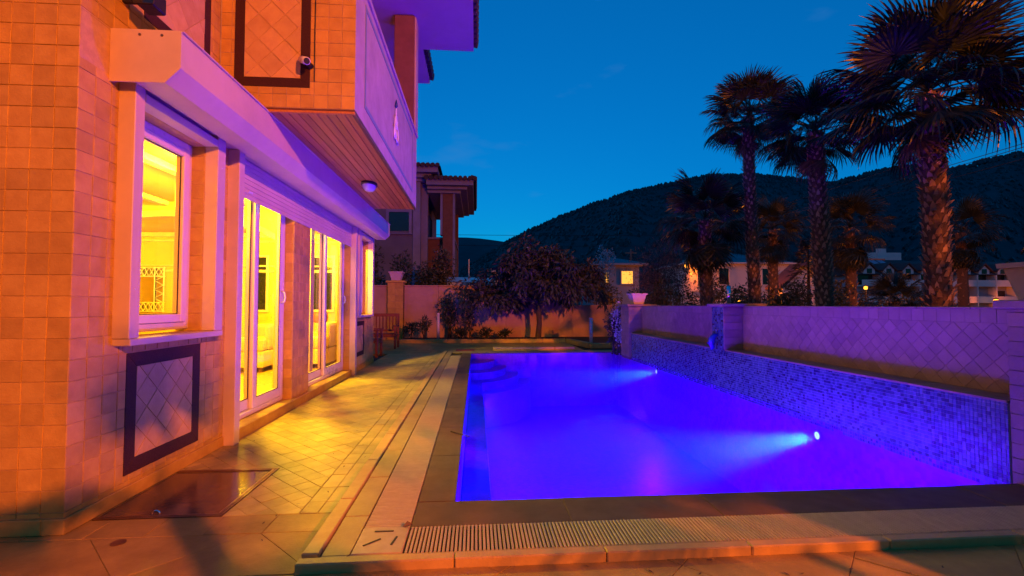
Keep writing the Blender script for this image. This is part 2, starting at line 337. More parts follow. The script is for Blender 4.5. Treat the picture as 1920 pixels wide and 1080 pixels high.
def tiles(parent, name, rest, O, U, V, polys, mat, t=0.0045, bev=0.002, most=300, least=9, wob=0.0012, seed=1):
    rnd = random.Random(seed); O, U, V = Vector(O), Vector(U), Vector(V); W = U.cross(V)
    rows = []
    for p in polys:
        cx = sum(q[0] for q in p)/len(p); cy_ = sum(q[1] for q in p)/len(p); c = O+U*cx+V*cy_
        face = abs((c-CO).normalized().dot(W)); rows.append((in_view(c)*math.sqrt(area(p)*face), p))
    rows.sort(key=lambda r: -r[0]); mb = MB()
    for k, (sz, p) in enumerate(rows):
        vs, fs, cx, cy_ = tile_geo(p, t, bev); dz = rnd.uniform(-wob, wob)
        M = Matrix(((U.x,V.x,W.x,0),(U.y,V.y,W.y,0),(U.z,V.z,W.z,0),(0,0,0,1))); loc = O+U*cx+V*cy_+W*dz; M.translation = loc
        tl = Matrix.Rotation(rnd.uniform(-1,1)*wob*4, 4, 'X') @ Matrix.Rotation(rnd.uniform(-1,1)*wob*4, 4, 'Y')
        M = M @ tl
        if k < most and sz >= least*0.55:
            key = (name, mat.name, t, tuple((round(v[0],3),round(v[1],3)) for v in vs[:len(p)]))
            if key not in MESHES:
                me = bpy.data.meshes.new(name); me.from_pydata(vs, [], fs); me.update(); me.materials.append(mat); MESHES[key] = me
            o = bpy.data.objects.new(name, MESHES[key]); o.matrix_basis = M; put(o, parent)
        else: mb.add([M @ Vector(v) for v in vs], fs)
    if mb.v: obj(rest, mb, mat, parent, kind='stuff')
X3, Y3, Z3 = (1,0,0), (0,1,0), (0,0,1)

# ================================================================== SETTING
PX0, PX1, PY0, PY1 = -0.13, 3.70, 3.00, 12.10                     # the pool
mb = MB(); B = 2500; hx0, hx1, hy0, hy1 = PX0-0.25, PX1+0.25, PY0-0.25, PY1+0.25
for a in ((-B,B,-B,hy0),(-B,B,hy1,B),(-B,hx0,hy0,hy1),(hx1,B,hy0,hy1)):
    mb.quad((a[0],a[2],-0.06),(a[1],a[2],-0.06),(a[1],a[3],-0.06),(a[0],a[3],-0.06))
struct('ground', mb, GROUND)

# deck: mortar bed with stones on top
mb = MB(); mb.box(-2.26,-0.84,2.95,12.3,-0.05,-0.0045).box(-7.0,6.5,-4.0,2.298,-0.05,-0.0045).box(-7.0,-0.84,2.30,2.948,-0.05,-0.005)
mb.box(-7.0,3.0,12.302,17.3,-0.05,-0.0045)
deck = struct('deck', mb, surf('deck_grout', (0.33,0.25,0.07), None, 20, 0.9, 0.3))
hatch = (-2.24,-1.50,2.95,3.77)
ps = [p for p in diamonds((-2.24,-1.06,2.952,12.3), 0.125, 0.0025)]
def outside(p, h): c = (sum(q[0] for q in p)/len(p), sum(q[1] for q in p)/len(p)); return not (h[0] < c[0] < h[1] and h[2] < c[1] < h[3])
keep = []
for p in ps:                                                       # keep clear of the hatch: clip each stone against its right and far edges
    x0, x1, y0, y1 = min(q[0] for q in p), max(q[0] for q in p), min(q[1] for q in p), max(q[1] for q in p)
    if x0 > hatch[1] or y0 > hatch[3]: keep.append(p); continue
    for r in ((hatch[1]+.003,9,0,hatch[3]+.003),(-9,9,hatch[3]+.003,99)):
        q = clip_rect(p, r)
        if len(q) > 2 and area(q) > 3e-4: keep.append(q)
tiles(deck, 'paving_tile', 'distant_paving_tiles', (0,0,-0.0045), X3, Y3, keep, DECK, 0.0045, 0.0015, most=300, seed=3)
tiles(deck, 'border_tile', 'distant_border_tiles', (0,0,-0.0045), X3, Y3, grid((-1.055,-0.842,2.952,12.3), 0.107, 0.24, 0.004, ou=-1.055), DECK, 0.0045, 0.0015, most=120, seed=4)
tiles(deck, 'cut_tile', 'distant_cut_tiles', (0,0,-0.0045), X3, Y3, grid((-7,-0.845,2.72,2.945), 0.31, 0.30, 0.004, ov=2.72, ou=.07), SLAB, 0.0045, 0.0015, most=60, seed=5)
sl = [p for p in diamonds((-6.9,-0.845,2.303,2.715), 0.62, 0.003)] + diamonds((-6.9,6.4,-3.9,2.296), 0.62, 0.003)
tiles(deck, 'paving_slab', 'distant_paving_slabs', (0,0,-0.0045), X3, Y3, sl, SLAB, 0.0045, 0.0015, most=120, seed=6)
tiles(deck, 'terrace_slab', 'distant_terrace_slabs', (0,0,-0.0045), X3, Y3, grid((-7,2.98,12.305,17.25), 0.4, 0.4, 0.005), SLAB, 0.0045, 0.0015, most=200, seed=7)

# pool surround: raised platform with kerb, gutters, coping
PZ = 0.03
mb = MB()
mb.box(-0.765,-0.612,2.392,12.6,-0.05,PZ-0.012).box(-0.612,6.4,2.365,2.388,-0.05,PZ-0.012)
mb.box(-0.612,-0.13,2.388,12.098,-0.05,-0.008).box(-0.13,6.4,2.388,2.998,-0.05,-0.008)          # bottom of gutter and coping bed
mb.box(-0.358,-0.142,2.672,12.098,-0.008,PZ-0.022).box(-0.142,6.4,2.672,2.988,-0.008,PZ-0.022)
mb.box(-0.612,4.6,12.12,12.6,-0.05,PZ-0.012)
surround = struct('pool_surround', mb, CHANNEL)
tiles(surround, 'surround_slab', 'distant_surround_slabs', (0,0,PZ-0.012), X3, Y3, grid((-0.752,-0.614,2.392,12.58), 0.2, 0.62, 0.003, ou=-0.76, ov=2.2), PLATFORM, 0.012, 0.002, seed=8)
tiles(surround, 'surround_strip', 'distant_surround_strips', (0,0,PZ-0.012), X3, Y3, grid((-0.752,6.3,2.352,2.388), 0.62, 0.1, 0.003, ov=2.3), PLATFORM, 0.012, 0.002, seed=9)
tiles(surround, 'far_coping_slab', 'far_coping_slabs', (0,0,PZ-0.012), X3, Y3, grid((-0.61,3.69,12.122,12.58), 0.6, 0.5, 0.004, ov=12.12), PLATFORM, 0.012, 0.002, seed=9)
cop = grid((-0.356,-0.128,2.996,12.098), 0.5, 0.9, 0.0015, ou=-0.4, ov=2.996) + grid((-0.356,6.3,2.672,2.994), 0.9, 0.5, 0.0015, ou=-0.356, ov=2.6)
tiles(surround, 'coping_slab', 'distant_coping_slabs', (0,0,PZ-0.022), X3, Y3, cop, COPING, 0.018, 0.0012, seed=10)
mb = MB()
for k in range(14):
    y0 = 2.30+k*0.74
    if y0 < 12.6: obj('kerb_stone', MB().cbox(-0.842,-0.757,y0+(0.088 if k == 0 else 0.002),min(y0+0.738,12.6),-0.03,0.046,0.006), KERB, surround)
for k in range(10):
    x0 = -0.842+k*0.74; obj('kerb_stone', MB().cbox(x0+0.002,x0+0.738,2.292,2.352,-0.03,0.046,0.006), KERB, surround)
# gutter grates: one slat each, alike slats share a mesh
def slats(n0, pts, mesh, mat, parent, most, restname):
    pts = sorted(pts, key=lambda p: -in_view(p)); rest = MB()
    for k, p in enumerate(pts):
        if k < most and in_view(p) > 0:
            o = bpy.data.objects.new(n0, mesh); o.location = p; put(o, parent)
        else: rest.add([Vector(v.co)+Vector(p) for v in mesh.vertices], [tuple(f.vertices) for f in mesh.polygons])
    if rest.v: obj(restname, rest, mat, parent, kind='stuff')
gr = thing('gutter_grate', 'long cream slatted gutter grate running along the near end of the pool', 'grate', (1.5,2.53,PZ), 'pool gutter grates')
me = MB().cbox(-0.0065,0.0065,-0.136,0.136,-0.03,-0.001,0.002).mesh('slat'); me.materials.append(GRATE)
slats('slat', [(-0.345+0.0205*k,2.53,PZ) for k in range(250)], me, GRATE, gr, 210, 'distant_slats')
obj('edge_rail', MB().box(-0.356,5.0,2.389,2.395,0.0,PZ-0.006), GRATE, gr); obj('edge_rail', MB().box(-0.356,5.0,2.664,2.670,0.0,PZ-0.006), GRATE, gr)
gr = thing('gutter_grate', 'cream slatted gutter grate running along the house side of the pool', 'grate', (-0.485,7,PZ), 'pool gutter grates')
me = MB().cbox(-0.122,0.122,-0.0078,0.0078,-0.03,-0.001,0.002).mesh('slat'); me.materials.append(GRATE)
slats('slat', [(-0.485,2.672+0.0195*k,PZ) for k in range(452)], me, GRATE, gr, 300, 'distant_slats')
obj('edge_rail', MB().box(-0.609,-0.603,2.66,11.5,0.0,PZ-0.006), GRATE, gr); obj('edge_rail', MB().box(-0.367,-0.361,2.66,11.5,0.0,PZ-0.006), GRATE, gr)
cp = thing('gutter_corner_cover', 'square cream cover with three slots where the two gutter grates meet', 'cover', (-0.485,2.525,PZ))
plate = MB().cbox(-0.610,-0.362,2.391,2.660,0.0,PZ+0.003,0.004); obj('cover_plate', plate, GRATE, cp)
def bar(c, L, w_, ang, z0, z1):
    q = MB().box(-L/2,L/2,-w_/2,w_/2,z0,z1); M = Matrix.Translation((c[0],c[1],0)) @ Matrix.Rotation(ang,4,'Z'); q.v = [tuple(M @ Vector(v)) for v in q.v]; return q
for c, a, L_ in (((-0.49,2.615),0,0.10),((-0.53,2.50),R(42),0.10),((-0.42,2.51),R(80),0.085)):
    obj('slot', bar(c, L_, 0.010, a, PZ+0.0005, PZ+0.006), CHANNEL, cp)
lf = MB(); lf.add([(-0.40,2.655,PZ+0.006),(-0.375,2.672,PZ+0.03),(-0.345,2.668,PZ+0.012),(-0.372,2.648,PZ+0.008)],[(0,1,2),(0,2,3)])
tag(obj('fallen_leaf', lf, PALM_DEAD), 'small dry leaf lying beside the gutter corner cover', 'leaf')

rl = random.Random(19); lm = MB()
for k in range(70):
    if k < 40: x, y, z = rl.uniform(-1.3,-0.87) if k % 3 else rl.uniform(-2.15,-1.0), rl.uniform(2.35,9.0), 0.002
    else: x, y, z = rl.uniform(-1.8,3.0), rl.uniform(2.05,2.27), 0.002
    if -2.25 < x < -1.49 and 2.9 < y < 3.8: continue
    a = rl.uniform(0,6.28); L_ = rl.uniform(0.012,0.035); d = Vector((math.cos(a),math.sin(a),0)); q = Vector((-d.y,d.x,0)); p = Vector((x,y,z))
    lm.add([p,p+d*L_*.5+q*L_*.22+Vector((0,0,.004)),p+d*L_+Vector((0,0,.006)),p+d*L_*.5-q*L_*.22+Vector((0,0,.002))],[(0,1,2,3)])
tag(obj('leaf_litter', lm, PALM_DEAD), 'tiny dry leaf scraps scattered on the paving', 'leaves', kind='stuff')
tag(obj('twig', MB().tube([(-0.24,4.60,PZ+.004),(-0.15,4.49,PZ+.008),(-0.06,4.40,PZ+.006)],[0.007,0.006,0.004],6), BARK), 'thin dark twig lying across the coping at the pool edge', 'twig')
# basin, bench, steps
mb = MB(); zf = -1.35
mb.quad((PX0,PY0,zf),(PX1,PY0,zf),(PX1,PY1,zf),(PX0,PY1,zf))
mb.quad((PX0,PY0,zf),(PX0,PY1,zf),(PX0,PY1,PZ-.024),(PX0,PY0,PZ-.024)).quad((PX1,PY0,zf),(PX1,PY1,zf),(PX1,PY1,PZ-.024),(PX1,PY0,PZ-.024))
mb.quad((PX0,PY0,zf),(PX1,PY0,zf),(PX1,PY0,PZ-.024),(PX0,PY0,PZ-.024)).quad((PX0,PY1,zf),(PX1,PY1,zf),(PX1,PY1,PZ-.024),(PX0,PY1,PZ-.024))
basin = struct('pool_basin', mb, POOL_TILE)
obj('bench', MB().cbox(PX0+.001,PX0+0.27,PY0+.001,10.2,zf,-0.42,0.01), POOL_TILE, basin)
for k, (r, z) in enumerate(((1.75,-0.62),(1.40,-0.46),(1.05,-0.30),(0.70,-0.14))):
    n = 20; pl = [(PX0+.002+.001*k,PY1-.002-.001*k)]+[(PX0+.002+r*math.sin(math.pi/2*i/n)*0.86,PY1-.002-r*1.25*math.cos(math.pi/2*i/n)) for i in range(n+1)]
    obj('step', MB().prism(pl,'z',zf+.01,z), POOL_TILE, basin)
WZ = 0.010
mb = MB().box(PX0-0.004,PX1+0.004,PY0-0.004,PY1+0.004,zf-0.01,WZ)
water = struct('pool_water', mb, WATER)
for k, (y, z, lb) in enumerate(((4.86,-0.16,'glowing round pool lamp in the mosaic wall near the camera'),(9.4,-0.11,'glowing round pool lamp in the mosaic wall towards the far end'))):
    lp = thing('pool_lamp', lb, 'lamp', (3.69,y,z), 'underwater pool lamps')
    def disc(r0, r1, x, n=24):
        m_ = MB(); vs = []; fs = []
        for i in range(n): a = 2*math.pi*i/n; vs += [(x,y+r0*math.cos(a),z+r0*math.sin(a)),(x,y+r1*math.cos(a),z+r1*math.sin(a)),(x+0.03,y+r1*math.cos(a),z+r1*math.sin(a))]
        for i in range(n): j = (i+1)%n; fs += [(3*i,3*i+1,3*j+1,3*j),(3*i+1,3*i+2,3*j+2,3*j+1)]
        return m_.add(vs,fs)
    obj('bezel', disc(0.040,0.062,3.672), STEEL, lp); obj('lens', disc(0.001,0.040,3.675), POOL_LENS, lp)
    lamp('beam','SPOT',(3.63,y,z-0.01),POOL_BEAM_W,POOL_CYAN,lp,0.055,(0,R(81),0),spot_size=R(28),spot_blend=1.0)
    lamp('glow','SPOT',(3.58,y,z-0.02),POOL_W*0.75,(0.055,0.0,1.0),lp,0.10,(0,R(80),0),spot_size=R(172),spot_blend=0.25)
for x0, x1, y0, y1, z, rz, p, lb in ((0.160,0.168,3.3,9.9,-0.85,0,0.28,'added violet fill light strip along the front of the underwater bench'),(0.4,3.4,3.004,3.012,-0.55,R(90),0.40,'added violet fill light strip in the near end wall under the water')):
    ls = thing('added_light_strip', lb, 'lamp', ((x0+x1)/2,(y0+y1)/2,z), 'added underwater fill strips'); obj('strip', MB().box(x0,x1,y0,y1,z-.02,z+.02), POOL_FILL_STRIP, ls)  # strips added under water to fill the pool with violet light
    lamp('light','AREA',((x0+x1)/2+(.012 if rz == 0 else 0),(y0+y1)/2+(0 if rz == 0 else .012),z),POOL_W*p,POOL_VIOLET,ls,rot=(0,R(-90),0) if rz == 0 else (R(90),0,0),shape='RECTANGLE',size=0.04 if rz == 0 else x1-x0,size_y=(y1-y0) if rz == 0 else 0.04)

# ================================================================== VILLA
villa = thing('villa', 'travertine clad villa with roller shutters and a balcony, on the left of the pool', 'house', (-4.5,6.5,0))
WX = -2.24; HY0, HY1 = 2.78, 10.5; C0 = WX-0.0045
W1 = (3.17,4.03,1.04,2.56); D1 = (4.48,5.95,0.0,2.60); D2 = (6.52,8.55,0.0,2.60); W2 = (8.98,9.90,1.06,2.56)
side = obj('side_wall', MB()
    .box(C0-.2,C0,HY0+.01,W1[0],0,2.94).box(C0-.2,C0,W1[0],W1[1],0,W1[2]).box(C0-.2,C0,W1[0],W1[1],W1[3],2.94).box(C0-.2,C0,W1[1],D1[0],0,2.94)
    .box(C0-.2,C0,D1[0],D1[1],2.6,2.94).box(C0-.2,C0,D1[1],D2[0],0,2.94).box(C0-.2,C0,D2[0],D2[1],2.6,2.94).box(C0-.2,C0,D2[1],W2[0],0,2.94)
    .box(C0-.2,C0,W2[0],W2[1],0,W2[2]).box(C0-.2,C0,W2[0],W2[1],W2[3],2.94).box(C0-.2,C0,W2[1],HY1,0,2.94), GROUT, villa)
end = obj('end_wall', MB().box(-9,C0-.001,HY0+.0045,HY0+.21,0,2.94), GROUT, villa)
obj('far_end_wall', MB().box(-9,C0-.201,HY1-.2,HY1-.002,0,2.94), PLASTER, villa)
upper = obj('upper_storey', MB().box(-9,C0,HY0+.0045,HY1,2.942,6.29), GROUT, villa)
P1 = (3.21,4.02,0.155,0.94); P2 = (8.92,9.62,0.27,0.94); PU = (3.28,4.06,3.19,5.6)
tiles(side, 'tile', 'distant_tiles', (C0,0,0), Y3, Z3, grid((HY0-.0,HY1,0.09,2.66), 0.12, 0.118, 0.004, [W1,D1,D2,W2,P1,P2], ou=HY0), TRAV, seed=11, most=300)
tiles(side, 'jamb_tile', 'distant_jamb_tiles', (0,W1[1]-.0005,0), X3, Z3, grid((C0-.2,C0,W1[2],W1[3]), 0.21, 0.118, 0.004, ou=C0-.2), TRAV, 0.004, most=60, seed=12)
for q in (D1[1],D2[1]):
    tiles(side, 'jamb_tile', 'distant_jamb_tiles', (0,q-.0005,0), X3, Z3, grid((C0-.2,C0,0.11,2.6), 0.105, 0.118, 0.004, ou=C0-.2), TRAV, 0.004, most=60, seed=13)
tiles(side, 'jamb_tile', 'distant_jamb_tiles', (0,W2[1]-.0005,0), X3, Z3, grid((C0-.2,C0,W2[2],W2[3]), 0.21, 0.118, 0.004, ou=C0-.2), TRAV, 0.004, most=30, seed=14)
tiles(end, 'tile', 'distant_tiles', (0,HY0+.0045,0), X3, Z3, grid((-2.83,WX,0.09,4.2), 0.12, 0.118, 0.004, ou=WX), TRAV, seed=15, most=300)
tiles(upper, 'tile', 'distant_tiles', (C0,0,0), Y3, Z3, grid((HY0,4.2,2.95,5.6), 0.12, 0.118, 0.004, [PU], ou=HY0, ov=0.09), TRAV, seed=16, most=200)
obj('plinth', MB().cbox(C0-.1,WX+.012,HY0-.012,D1[0]-.03,0.001,0.086,0.004), TRAV, villa); obj('plinth', MB().cbox(-9,C0-.101,HY0-.012,HY0+.1,0.001,0.086,0.004), TRAV, villa)
obj('plinth', MB().cbox(C0-.1,WX+.012,D2[1]+.1,HY1,0.001,0.086,0.004), TRAV, villa)
def inlay(rect, bw, O, U, V, nm, seed, ds=0.145):
    y0,y1,z0,z1 = rect
    p = obj(nm, MB().add([tuple(Vector(O)+Vector(U)*a+Vector(V)*b) for a,b in ((y0,z0),(y1,z0),(y1,z1),(y0,z1))],[(0,1,2,3)]), GROUT, villa)
    g = .002; tiles(p, 'border_strip', 'border_strips', O, U, V, [[(y0+g,z0+g),(y1-g,z0+g),(y1-bw,z0+bw),(y0+bw,z0+bw)],[(y1-g,z0+g),(y1-g,z1-g),(y1-bw,z1-bw),(y1-bw,z0+bw)],
        [(y1-g,z1-g),(y0+g,z1-g),(y0+bw,z1-bw),(y1-bw,z1-bw)],[(y0+g,z1-g),(y0+g,z0+g),(y0+bw,z0+bw),(y0+bw,z1-bw)]], GRANITE, 0.0052, 0.0015, wob=0, seed=seed, least=0)
    tiles(p, 'diamond_tile', 'distant_diamond_tiles', O, U, V, diamonds((y0+bw+g,y1-bw-g,z0+bw+g,z1-bw-g), ds, 0.004), TRAV_DIA, 0.0042, 0.0015, seed=seed, most=120)
inlay(P1, 0.095, (C0+.0005,0,0), Y3, Z3, 'inlay_panel', 21); inlay(P2, 0.085, (C0+.0005,0,0), Y3, Z3, 'inlay_panel', 22); inlay(PU, 0.085, (C0+.0005,0,0), Y3, Z3, 'inlay_panel', 23, 0.19)

# window 1 and 2, doors
def ring(x0, x1, y0, y1, z0, z1, w_, b=0.004, wb=None):
    wb = wb or w_
    return MB().cbox(x0,x1,y0,y0+w_,z0,z1,b).cbox(x0,x1,y1-w_,y1,z0,z1,b).cbox(x0,x1,y0+w_+.0005,y1-w_-.0005,z1-w_,z1,b).cbox(x0,x1,y0+w_+.0005,y1-w_-.0005,z0,z0+wb,b)
def window(y0, y1, z0, z1, xo):
    wn = obj('window', ring(xo-.07,xo,y0,y1,z0,z1,0.055), PVC, villa)
    yi0, yi1 = y0+.058, y1-.058
    obj('sash', ring(xo-.055,xo+.012,yi0,yi1,z0+.058,z1-.058,0.062), PVC, wn)
    obj('gasket', ring(xo-.02,xo-.012,yi0+.058,yi1-.058,z0+.116,z1-.116,0.010,0.001), GASKET, wn)
    obj('pane', MB().box(xo-.035,xo-.028,yi0+.06,yi1-.06,z0+.118,z1-.118), GLASS, wn); return wn
window(W1[0]-.002, W1[1]+.0, W1[2]+.02, W1[3]+.0, C0-.10); window(W2[0], W2[1], W2[2]+.02, W2[3], C0-.10)
def guide(y0, y1, z0, z1, parent): return obj('guide_rail', MB().cbox(WX-.004,WX+.10,y0,y1,z0,z1,0.004), ALU, parent)
sh = obj('shutter_frame', MB().cbox(WX-.003,WX+.10,3.172,4.028,W1[3]+.001,2.62,0.003), ALU, villa); obj('window_sill', MB().cbox(WX-.20,WX+.105,3.085,4.15,0.995,1.038,0.004), ALU, sh)
guide(3.08,3.168,1.04,2.66,sh); guide(4.032,4.15,1.04,2.66,sh)
for y, z in ((3.12,2.4),(3.12,1.35),(4.09,2.4),(4.09,1.35)): obj('screw_cap', MB().tube([(WX+.10,y,z),(WX+.103,y,z)],0.006,10), CAMW, sh)
sh = obj('shutter_frame', MB().cbox(WX-.003,WX+.10,8.98,9.90,W2[3]+.001,2.62,0.003), ALU, villa); obj('window_sill', MB().cbox(WX-.20,WX+.105,8.80,10.03,1.02,1.058,0.004), ALU, sh)
guide(8.80,8.975,1.06,2.66,sh); guide(9.905,10.03,1.06,2.66,sh)
sh = obj('door_shutter', MB().box(WX-.012,WX-.006,4.486,8.544,2.30,2.66), GASKET, villa)
guide(4.385,4.482,0.001,2.66,sh); guide(8.552,8.66,0.001,2.66,sh)
for k in range(8):
    z = 2.285+k*0.0465; obj('shutter_slat', MB().cbox(WX-.004,WX+.018,4.487,8.543,z,z+0.0445,0.006), ALU, sh)
obj('pull_stop', MB().cbox(WX+.018,WX+.03,4.72,4.80,2.345,2.365,0.003), CAMW, sh)
obj('door_sill', MB().cbox(C0-.26,WX+.045,4.484,8.548,-0.01,0.105,0.008), TRAV, villa)
def door(y0, y1, xo):
    d = obj('glass_door', ring(xo-.10,xo,y0,y1,0.106,2.60,0.05), PVC, villa); m = (y0+y1)/2
    for a, b, x in ((y0+.052,m+.04,xo-.05),(m-.04,y1-.052,xo-.002)):
        s = obj('sliding_leaf', ring(x-.045,x,a,b,0.158,2.546,0.085,0.005,0.11), PVC, d)
        obj('gasket', ring(x-.005,x+.002,a+.082,b-.082,0.264,2.462,0.008,0.001), GASKET, d)
        obj('pane', MB().box(x-.028,x-.020,a+.083,b-.083,0.266,2.460), GLASS, d)
    hb = MB().tube([(xo-.002,y1-.095,1.27),(xo+.04,y1-.095,1.29),(xo+.05,y1-.095,1.34),(xo+.04,y1-.095,1.40),(xo-.002,y1-.095,1.42)],0.010,8); obj('handle', hb, CAMW, d, True)
door(D1[0]+.003,D1[1]-.010,C0-.10); door(D2[0]+.003,D2[1]-.010,C0-.10)

# shutter box along the wall
prof = [(WX-.005,2.942),(-1.83,2.942),(-1.83,2.715),(-1.92,2.622),(-2.10,2.622),(-2.10,2.665),(WX-.005,2.665)]
bx = obj('shutter_box', MB().prism(prof,'y',3.01,10.05), ALU, villa)
obj('end_cap', MB().prism([(WX-.001,2.945),(-1.827,2.945),(-1.827,2.713),(-1.918,2.619),(WX-.001,2.619)],'y',2.998,3.009), ALU, bx)
obj('flashing', MB().box(WX-.002,-1.815,3.0,10.055,2.9425,2.950), ALU, bx)
for x in (-2.07,-1.94): obj('screw', MB().tube([(x,2.998,2.915),(x,2.994,2.915)],0.008,10), BRONZE, bx)
# the second shutter box and rail, on the end wall at the picture's edge
b2 = obj('end_shutter_box', MB().cbox(-4.4,-2.855,2.45,HY0+.008,2.72,3.3,0.006), ALU, villa); obj('guide_rail', MB().cbox(-2.96,-2.86,2.66,HY0+.008,0.6,2.718,0.004), ALU, b2)
obj('hook', MB().tube([(-2.862,2.55,2.71),(-2.862,2.54,2.69),(-2.85,2.53,2.685)],0.006,6), BLACK, b2)
# small flood lamp above the window
fl = thing('flood_lamp', 'small dark unlit flood lamp on the wall above the near window', 'lamp', (-2.2,3.12,3.2))
obj('housing', MB().cbox(-2.13,-2.02,3.03,3.16,3.13,3.24,0.008), BLACK, fl); obj('front_glass', MB().cbox(-2.135,-2.015,3.022,3.029,3.13,3.24,0.002), DARKGLASS, fl); obj('bracket', MB().box(-2.239,-2.13,3.08,3.11,3.17,3.20), BLACK, fl)

# balcony
BX, BY0, BY1, BZ0, BZ1 = -1.08, 4.20, 8.45, 2.955, 4.25
bal = obj('balcony', MB().box(WX+.001,BX,BY0+.0045,BY1,2.982,3.10).box(BX-.14,BX,BY0+.0045,BY1,3.1005,BZ1).box(WX+.001,BX-.1405,BY0+.0045,BY0+.15,3.1005,BZ1).box(WX+.001,BX-.1405,BY1-.14,BY1,3.1005,BZ1), PLASTER, villa)
PB = (-2.115,-1.47,3.165,5.6)
tiles(bal, 'tile', 'distant_tiles', (0,BY0+.0045,0), X3, Z3, grid((WX+.012,BX,2.985,4.2), 0.118, 0.118, 0.004, [PB], ou=BX, ov=2.985), TRAV, seed=31)
inlay((PB[0],PB[1],PB[2],4.2), 0.082, (0,BY0+.0040,0), X3, Z3, 'inlay_panel', 24, 0.16)
obj('coping', MB().cbox(BX-.17,BX+.025,BY0-.01,BY1+.02,BZ1+.001,BZ1+.05,0.006), PLASTER, bal)
for a in ((4.55,7.95,3.145,3.195),(4.55,7.95,4.12,4.165),(4.55,4.60,3.196,4.119),(7.90,7.95,3.196,4.119)):
    obj('inlay_strip', MB().box(BX+.0005,BX+.005,*a), STRIPE, bal)
obj('soffit_backing', MB().box(WX+.002,BX-.001,BY0+.001,BY1,2.968,2.981), WOOD_DK, bal)
k = 0; x = WX+.004
while x < BX-.035:
    obj('soffit_plank', MB().cbox(x,x+0.076,BY0+.042,BY1-.032,2.953,2.967,0.004), WOOD, bal); x += 0.0815
obj('trim_board', MB().cbox(WX+.002,BX-.002,BY0+.004,BY0+.040,2.945,2.9675,0.003), WOOD, bal); obj('trim_board', MB().cbox(BX-.034,BX-.002,BY0+.042,BY1-.001,2.945,2.9675,0.003), WOOD_DK, bal)
# wrought ornament on the balcony front
orn = MB(); X_ = BX+.02
def curl(cy_, cz, r, a0, a1, sq=1.0, n=12): return [(X_,cy_+r*math.cos(a0+(a1-a0)*i/n),cz+sq*r*math.sin(a0+(a1-a0)*i/n)) for i in range(n+1)]
for pts in (curl(6.20,3.60,0.10,0,6.0,1.3),curl(6.28,3.52,0.09,2,8,1.2),curl(6.14,3.50,0.07,-1,4.5,1.3),curl(6.24,3.68,0.06,1,6.5,1.2),[(X_,6.2,3.72),(X_,6.19,3.80),(X_,6.21,3.86)],[(X_,6.10,3.43),(X_,6.22,3.46),(X_,6.36,3.41)]):
    orn.tube(pts,0.009,6)
obj('ornament', orn, CAMW, bal, True); obj('ornament_finial', MB().lathe([(0.004,0),(0.022,0.03),(0.016,0.07),(0.003,0.12)],BX+.02,6.2,3.84,10), SPOUT, bal, True)
# upper column and eaves
obj('column', MB().cbox(-1.43,-1.085,8.10,8.449,BZ1+.051,6.29,0.01), NB_BRICK, villa); obj('column_edge', MB().box(-1.084,-1.06,8.15,8.449,BZ1+.052,6.288), PLASTER, villa)
ev = obj('eave', MB().box(-9,-0.066,1.2,9.21,6.30,6.44).box(-9,-1.07,9.2101,10.65,6.301,6.44), SOFFIT, villa)
obj('roof', MB().add([(-9,1.1,6.441),(0.0,1.1,6.441),(0.0,9.3,6.441),(-9,9.3,6.441),(-4.5,4.5,8.4),(-4.5,6.5,8.4)],[(0,1,4),(1,2,5,4),(2,3,5),(3,0,4,5)]).add([(-9,9.301,6.441),(-1,9.301,6.441),(-1,10.7,6.441),(-9,10.7,6.441),(-4.5,9.302,7.4)],[(1,2,4),(2,3,4),(0,1,4)]), ROOF, villa)
rt_ = MB()
for i in range(46): y = 1.2+i*0.177; rt_.tube([(-0.30,y,6.50),(0.02,y,6.43)],[0.085,0.085],8)
for i in range(8): y = 9.36+i*0.177; rt_.tube([(-1.3,y,6.50),(-0.98,y,6.43)],[0.085,0.085],8)
obj('roof_edge_tiles', rt_, ROOF, ev, kind='stuff')

sc_ = thing('security_camera', 'small white bullet camera on the balcony end beside the dark framed panel', 'camera', (-1.49,4.2,3.37))
obj('mount', MB().tube([(-1.47,4.199,3.36),(-1.47,4.14,3.36)],[0.03,0.018],12), BLACK, sc_); obj('camera_body', MB().tube([(-1.53,4.17,3.40),(-1.45,4.06,3.335)],[0.032,0.032],14), CAMW, sc_, True); obj('lens', MB().tube([(-1.45,4.06,3.335),(-1.444,4.052,3.331)],[0.026,0.022],14), BLACK, sc_)
obj('cable', MB().tube([(-1.43,4.199,4.1),(-1.432,4.195,3.6),(-1.43,4.195,3.22)],0.005,6), BLACK, sc_)
bl = thing('bulkhead_lamp', 'unlit oval bulkhead lamp under the wooden balcony ceiling', 'lamp', (-1.5,6.65,2.95))
def oval(rs, zs, n=24): 
    m_ = MB(); vs = [(-1.5+0.62*r*math.cos(2*math.pi*i/n), 6.65+r*math.sin(2*math.pi*i/n), z) for r, z in zip(rs,zs) for i in range(n)]; q = len(rs)
    return m_.add(vs,[(i*n+k,i*n+(k+1)%n,(i+1)*n+(k+1)%n,(i+1)*n+k) for i in range(q-1) for k in range(n)]+[tuple(range((q-1)*n,q*n))])
obj('base', oval((0.17,0.175,0.15),(2.952,2.925,2.915)), BLACK, bl); obj('diffuser', oval((0.148,0.13,0.09,0.04),(2.915,2.875,2.85,2.842)), LAMPGLASS, bl, True)

